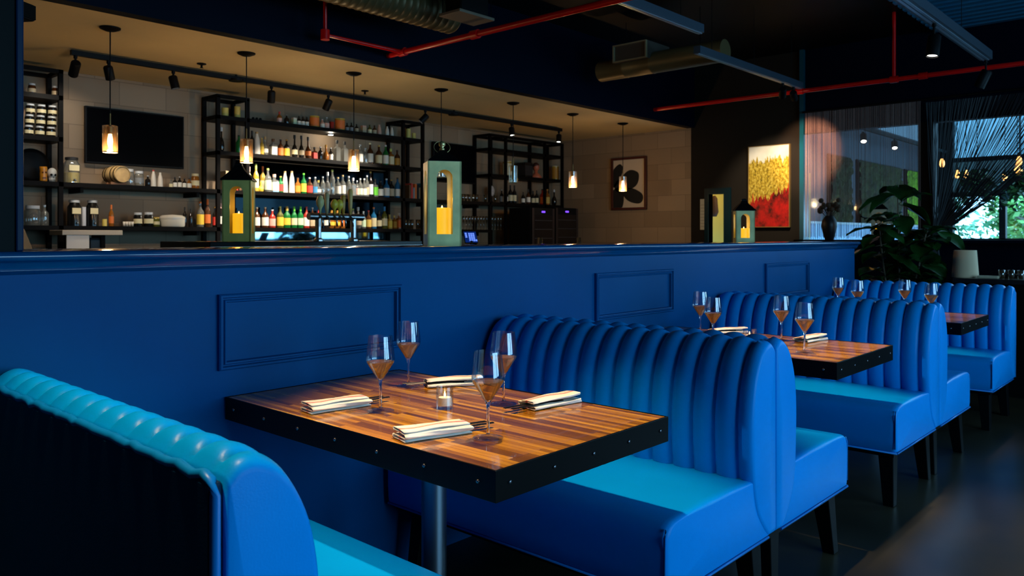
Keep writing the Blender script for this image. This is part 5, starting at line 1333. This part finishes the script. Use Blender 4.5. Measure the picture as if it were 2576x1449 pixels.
# right duct along y
p, D = on_y(1510, 206, 4.6); xD = 6.45
pz_ = on_x(1512, 206, xD)[0]
r = .10
t = thing('round_duct', 'round duct stub with a rectangular box opening, at the right side of the ceiling', 'duct', (xD, pz_.y, pz_.z + r), 0, 'round air ducts under the ceiling')
m = MB(); m.lathe([(0, 0), (r, 0), (r, -.3), (r + .004, -.31), (r, -.32), (r, -.6), (r + .004, -.61), (r, -.62), (r, -1.35), (0, -1.35)], 28, axis='y'); m.build('duct_body', GLOWDUCT, t, smooth=True, angle=50)
for q in (-.3, -1.1): MB().lathe([(.004, r), (.004, ZT - pz_.z - r)], 6, (0, q, 0)).build('hanger', BLACK, t)
a0 = on_x(1543, 116, 6.3)[0]; a1 = on_x(1627, 144, 6.3)[0]; zlo = on_x(1543, 159, 6.3)[0].z
w = (a0.y - a1.y) / 2; h = a0.z - zlo
pb = box(.01, .40, -w, w, 0, h).build('plenum_box', P('duct_dark', (.05, .04, .03), rough=.5), t, loc=(6.3 - t.location.x, (a0.y + a1.y) / 2 - t.location.y, zlo - t.location.z))
m = MB()
for a, b, c, d in ((-w, w, 0, .012), (-w, w, h - .012, h), (-w, -w + .012, .012, h - .012), (w - .012, w, .012, h - .012)): m.box(-.015, .012, a, b, c, d)
m.build('rim', P('rim_tan', (.22, .17, .09), rough=.5), pb)
# hung track bars
def bar(label, x0, x1, y, z, w=.03, h=.06):
    t = thing('hanging_track', label, 'lighting track', (x0, y, z), 0, 'grey lighting tracks hung over the booths')
    m = MB(); m.box(0, x1 - x0, -w, w, 0, h); m.build('rail', GREYMET, t)
    m = MB(); m.box(.002, x1 - x0 - .002, -w * .5, -w * .1, -.006, 0); m.box(.002, x1 - x0 - .002, w * .1, w * .5, -.006, 0); m.build('conductor_strip', P('track_light_grey', (.25, .32, .4), rough=.3, metal=.6), t)
    for f in (.12, .5, .9): MB().lathe([(.0025, h), (.0025, ZT - z)], 6, ((x1 - x0) * f, 0, 0)).build('hang_wire', BLACK, t)
    return t
bar('wide grey lighting track at the upper right, running over the booth ends', -.6, 7.55, 1.525, 2.75, .045, .07)
bar('slim blue grey track at the top centre of the ceiling', 2.4, on_z(1762, 84, 2.75)[0].x, on_z(1762, 84, 2.75)[0].y, 2.75)
bar('slim blue grey track in front of the black corner wall', on_z(1772, 131, 2.75)[0].x, on_z(2018, 225, 2.75)[0].x - .05, 3.19, 2.75)
WARM = (1, .72, .40)
yh = 1.525
def dhead(u, lab, tgt, power, lit=True, col=WARM, ang=60, y=yh):
    if u is None: return
    x = u; loc = (x, y, 2.744)
    return head(loc, tgt, lab, lit, power, col, .15, .042, ang, .09)
xh1 = on_y(2350, 100, yh)[0].x; xh2 = on_y(2480, 180, yh)[0].x
dhead(xh1, 'lit black spotlight on the wide grey track at the upper right', (5.70, 1.66, .76), 110, ang=40)
dhead(xh2, 'black spotlight at the end of the wide grey track, beside the red pipe', (xh2 + .3, 2.9, 0), 0, False)
dhead(1.72, 'spotlight on the wide grey track above the nearest table', (1.74, 1.62, 0), 200, ang=48)
dhead(.55, 'spotlight on the wide grey track above the near left booth', (.66, 1.75, 0), 150, ang=56)
dhead(3.75, 'spotlight on the wide grey track above the second table', (3.74, 1.66, 0), 190, ang=42)
dhead(3.05, 'spotlight on the wide grey track aimed at the aisle beside the second booth', (3.7, .5, 0), 150, ang=46)
# spotlight on the slim track for the painting and the curtain
hx = 7.6
head((hx, 3.19, 2.744), (XR, 3.50, 2.28), 'spotlight on the slim track aimed at the curtain edge', True, 130, (1, .62, .40), .12, .035, 42, .05)
head((7.35, 3.19, 2.744), (XR, 3.86, 1.9), 'spotlight on the slim track aimed at the red and gold painting', True, 165, (1, .86, .66), .12, .035, 46, .05)
# corrugated roof deck at upper right
m = MB()
for k in range(15): m.box(6.65 + .14 * k, 6.72 + .14 * k, -3.5, 2.2, ZT - .05, ZT)
struct('ceiling_deck', m, P('deck_blue', (.02, .16, .30), rough=.35, metal=.3), 'ribbed metal roof deck at the upper right', 'ceiling')  # blue daylight on the metal deck put into its base colour

# ================================================================= world, camera
w = bpy.data.worlds.new('sky'); sc.world = w; w.use_nodes = True
bg = w.node_tree.nodes['Background']
bg.inputs['Color'].default_value = (.30, .67, 1.0, 1); bg.inputs['Strength'].default_value = 8.6
cd = bpy.data.cameras.new('camera'); cam = bpy.data.objects.new('camera', cd); C.objects.link(cam)
cam.location = (0, 0, ZC); cam.rotation_euler = (PI / 2, 0, YAW - PI / 2)
cd.sensor_width = 36; cd.lens = FPX / 2576 * 36; cd.shift_y = -(724.5 - HZ) / 2576
cd.clip_start = .05; cd.clip_end = 200
cd.dof.use_dof = True; cd.dof.focus_distance = 2.35; cd.dof.aperture_fstop = 7.0
sc.camera = cam
vs = sc.view_settings
sc.display_settings.display_device = 'sRGB'
vs.view_transform = 'Standard'; vs.look = 'None'; vs.gamma = 1; vs.exposure = 0; vs.use_curve_mapping = False
cy = sc.cycles
cy.max_bounces = 8; cy.diffuse_bounces = 3; cy.glossy_bounces = 4; cy.transmission_bounces = 6; cy.transparent_max_bounces = 16
cy.sample_clamp_indirect = 6; cy.use_denoising = True; cy.caustics_reflective = False; cy.caustics_refractive = False; cy.use_adaptive_sampling = True; cy.adaptive_threshold = .025
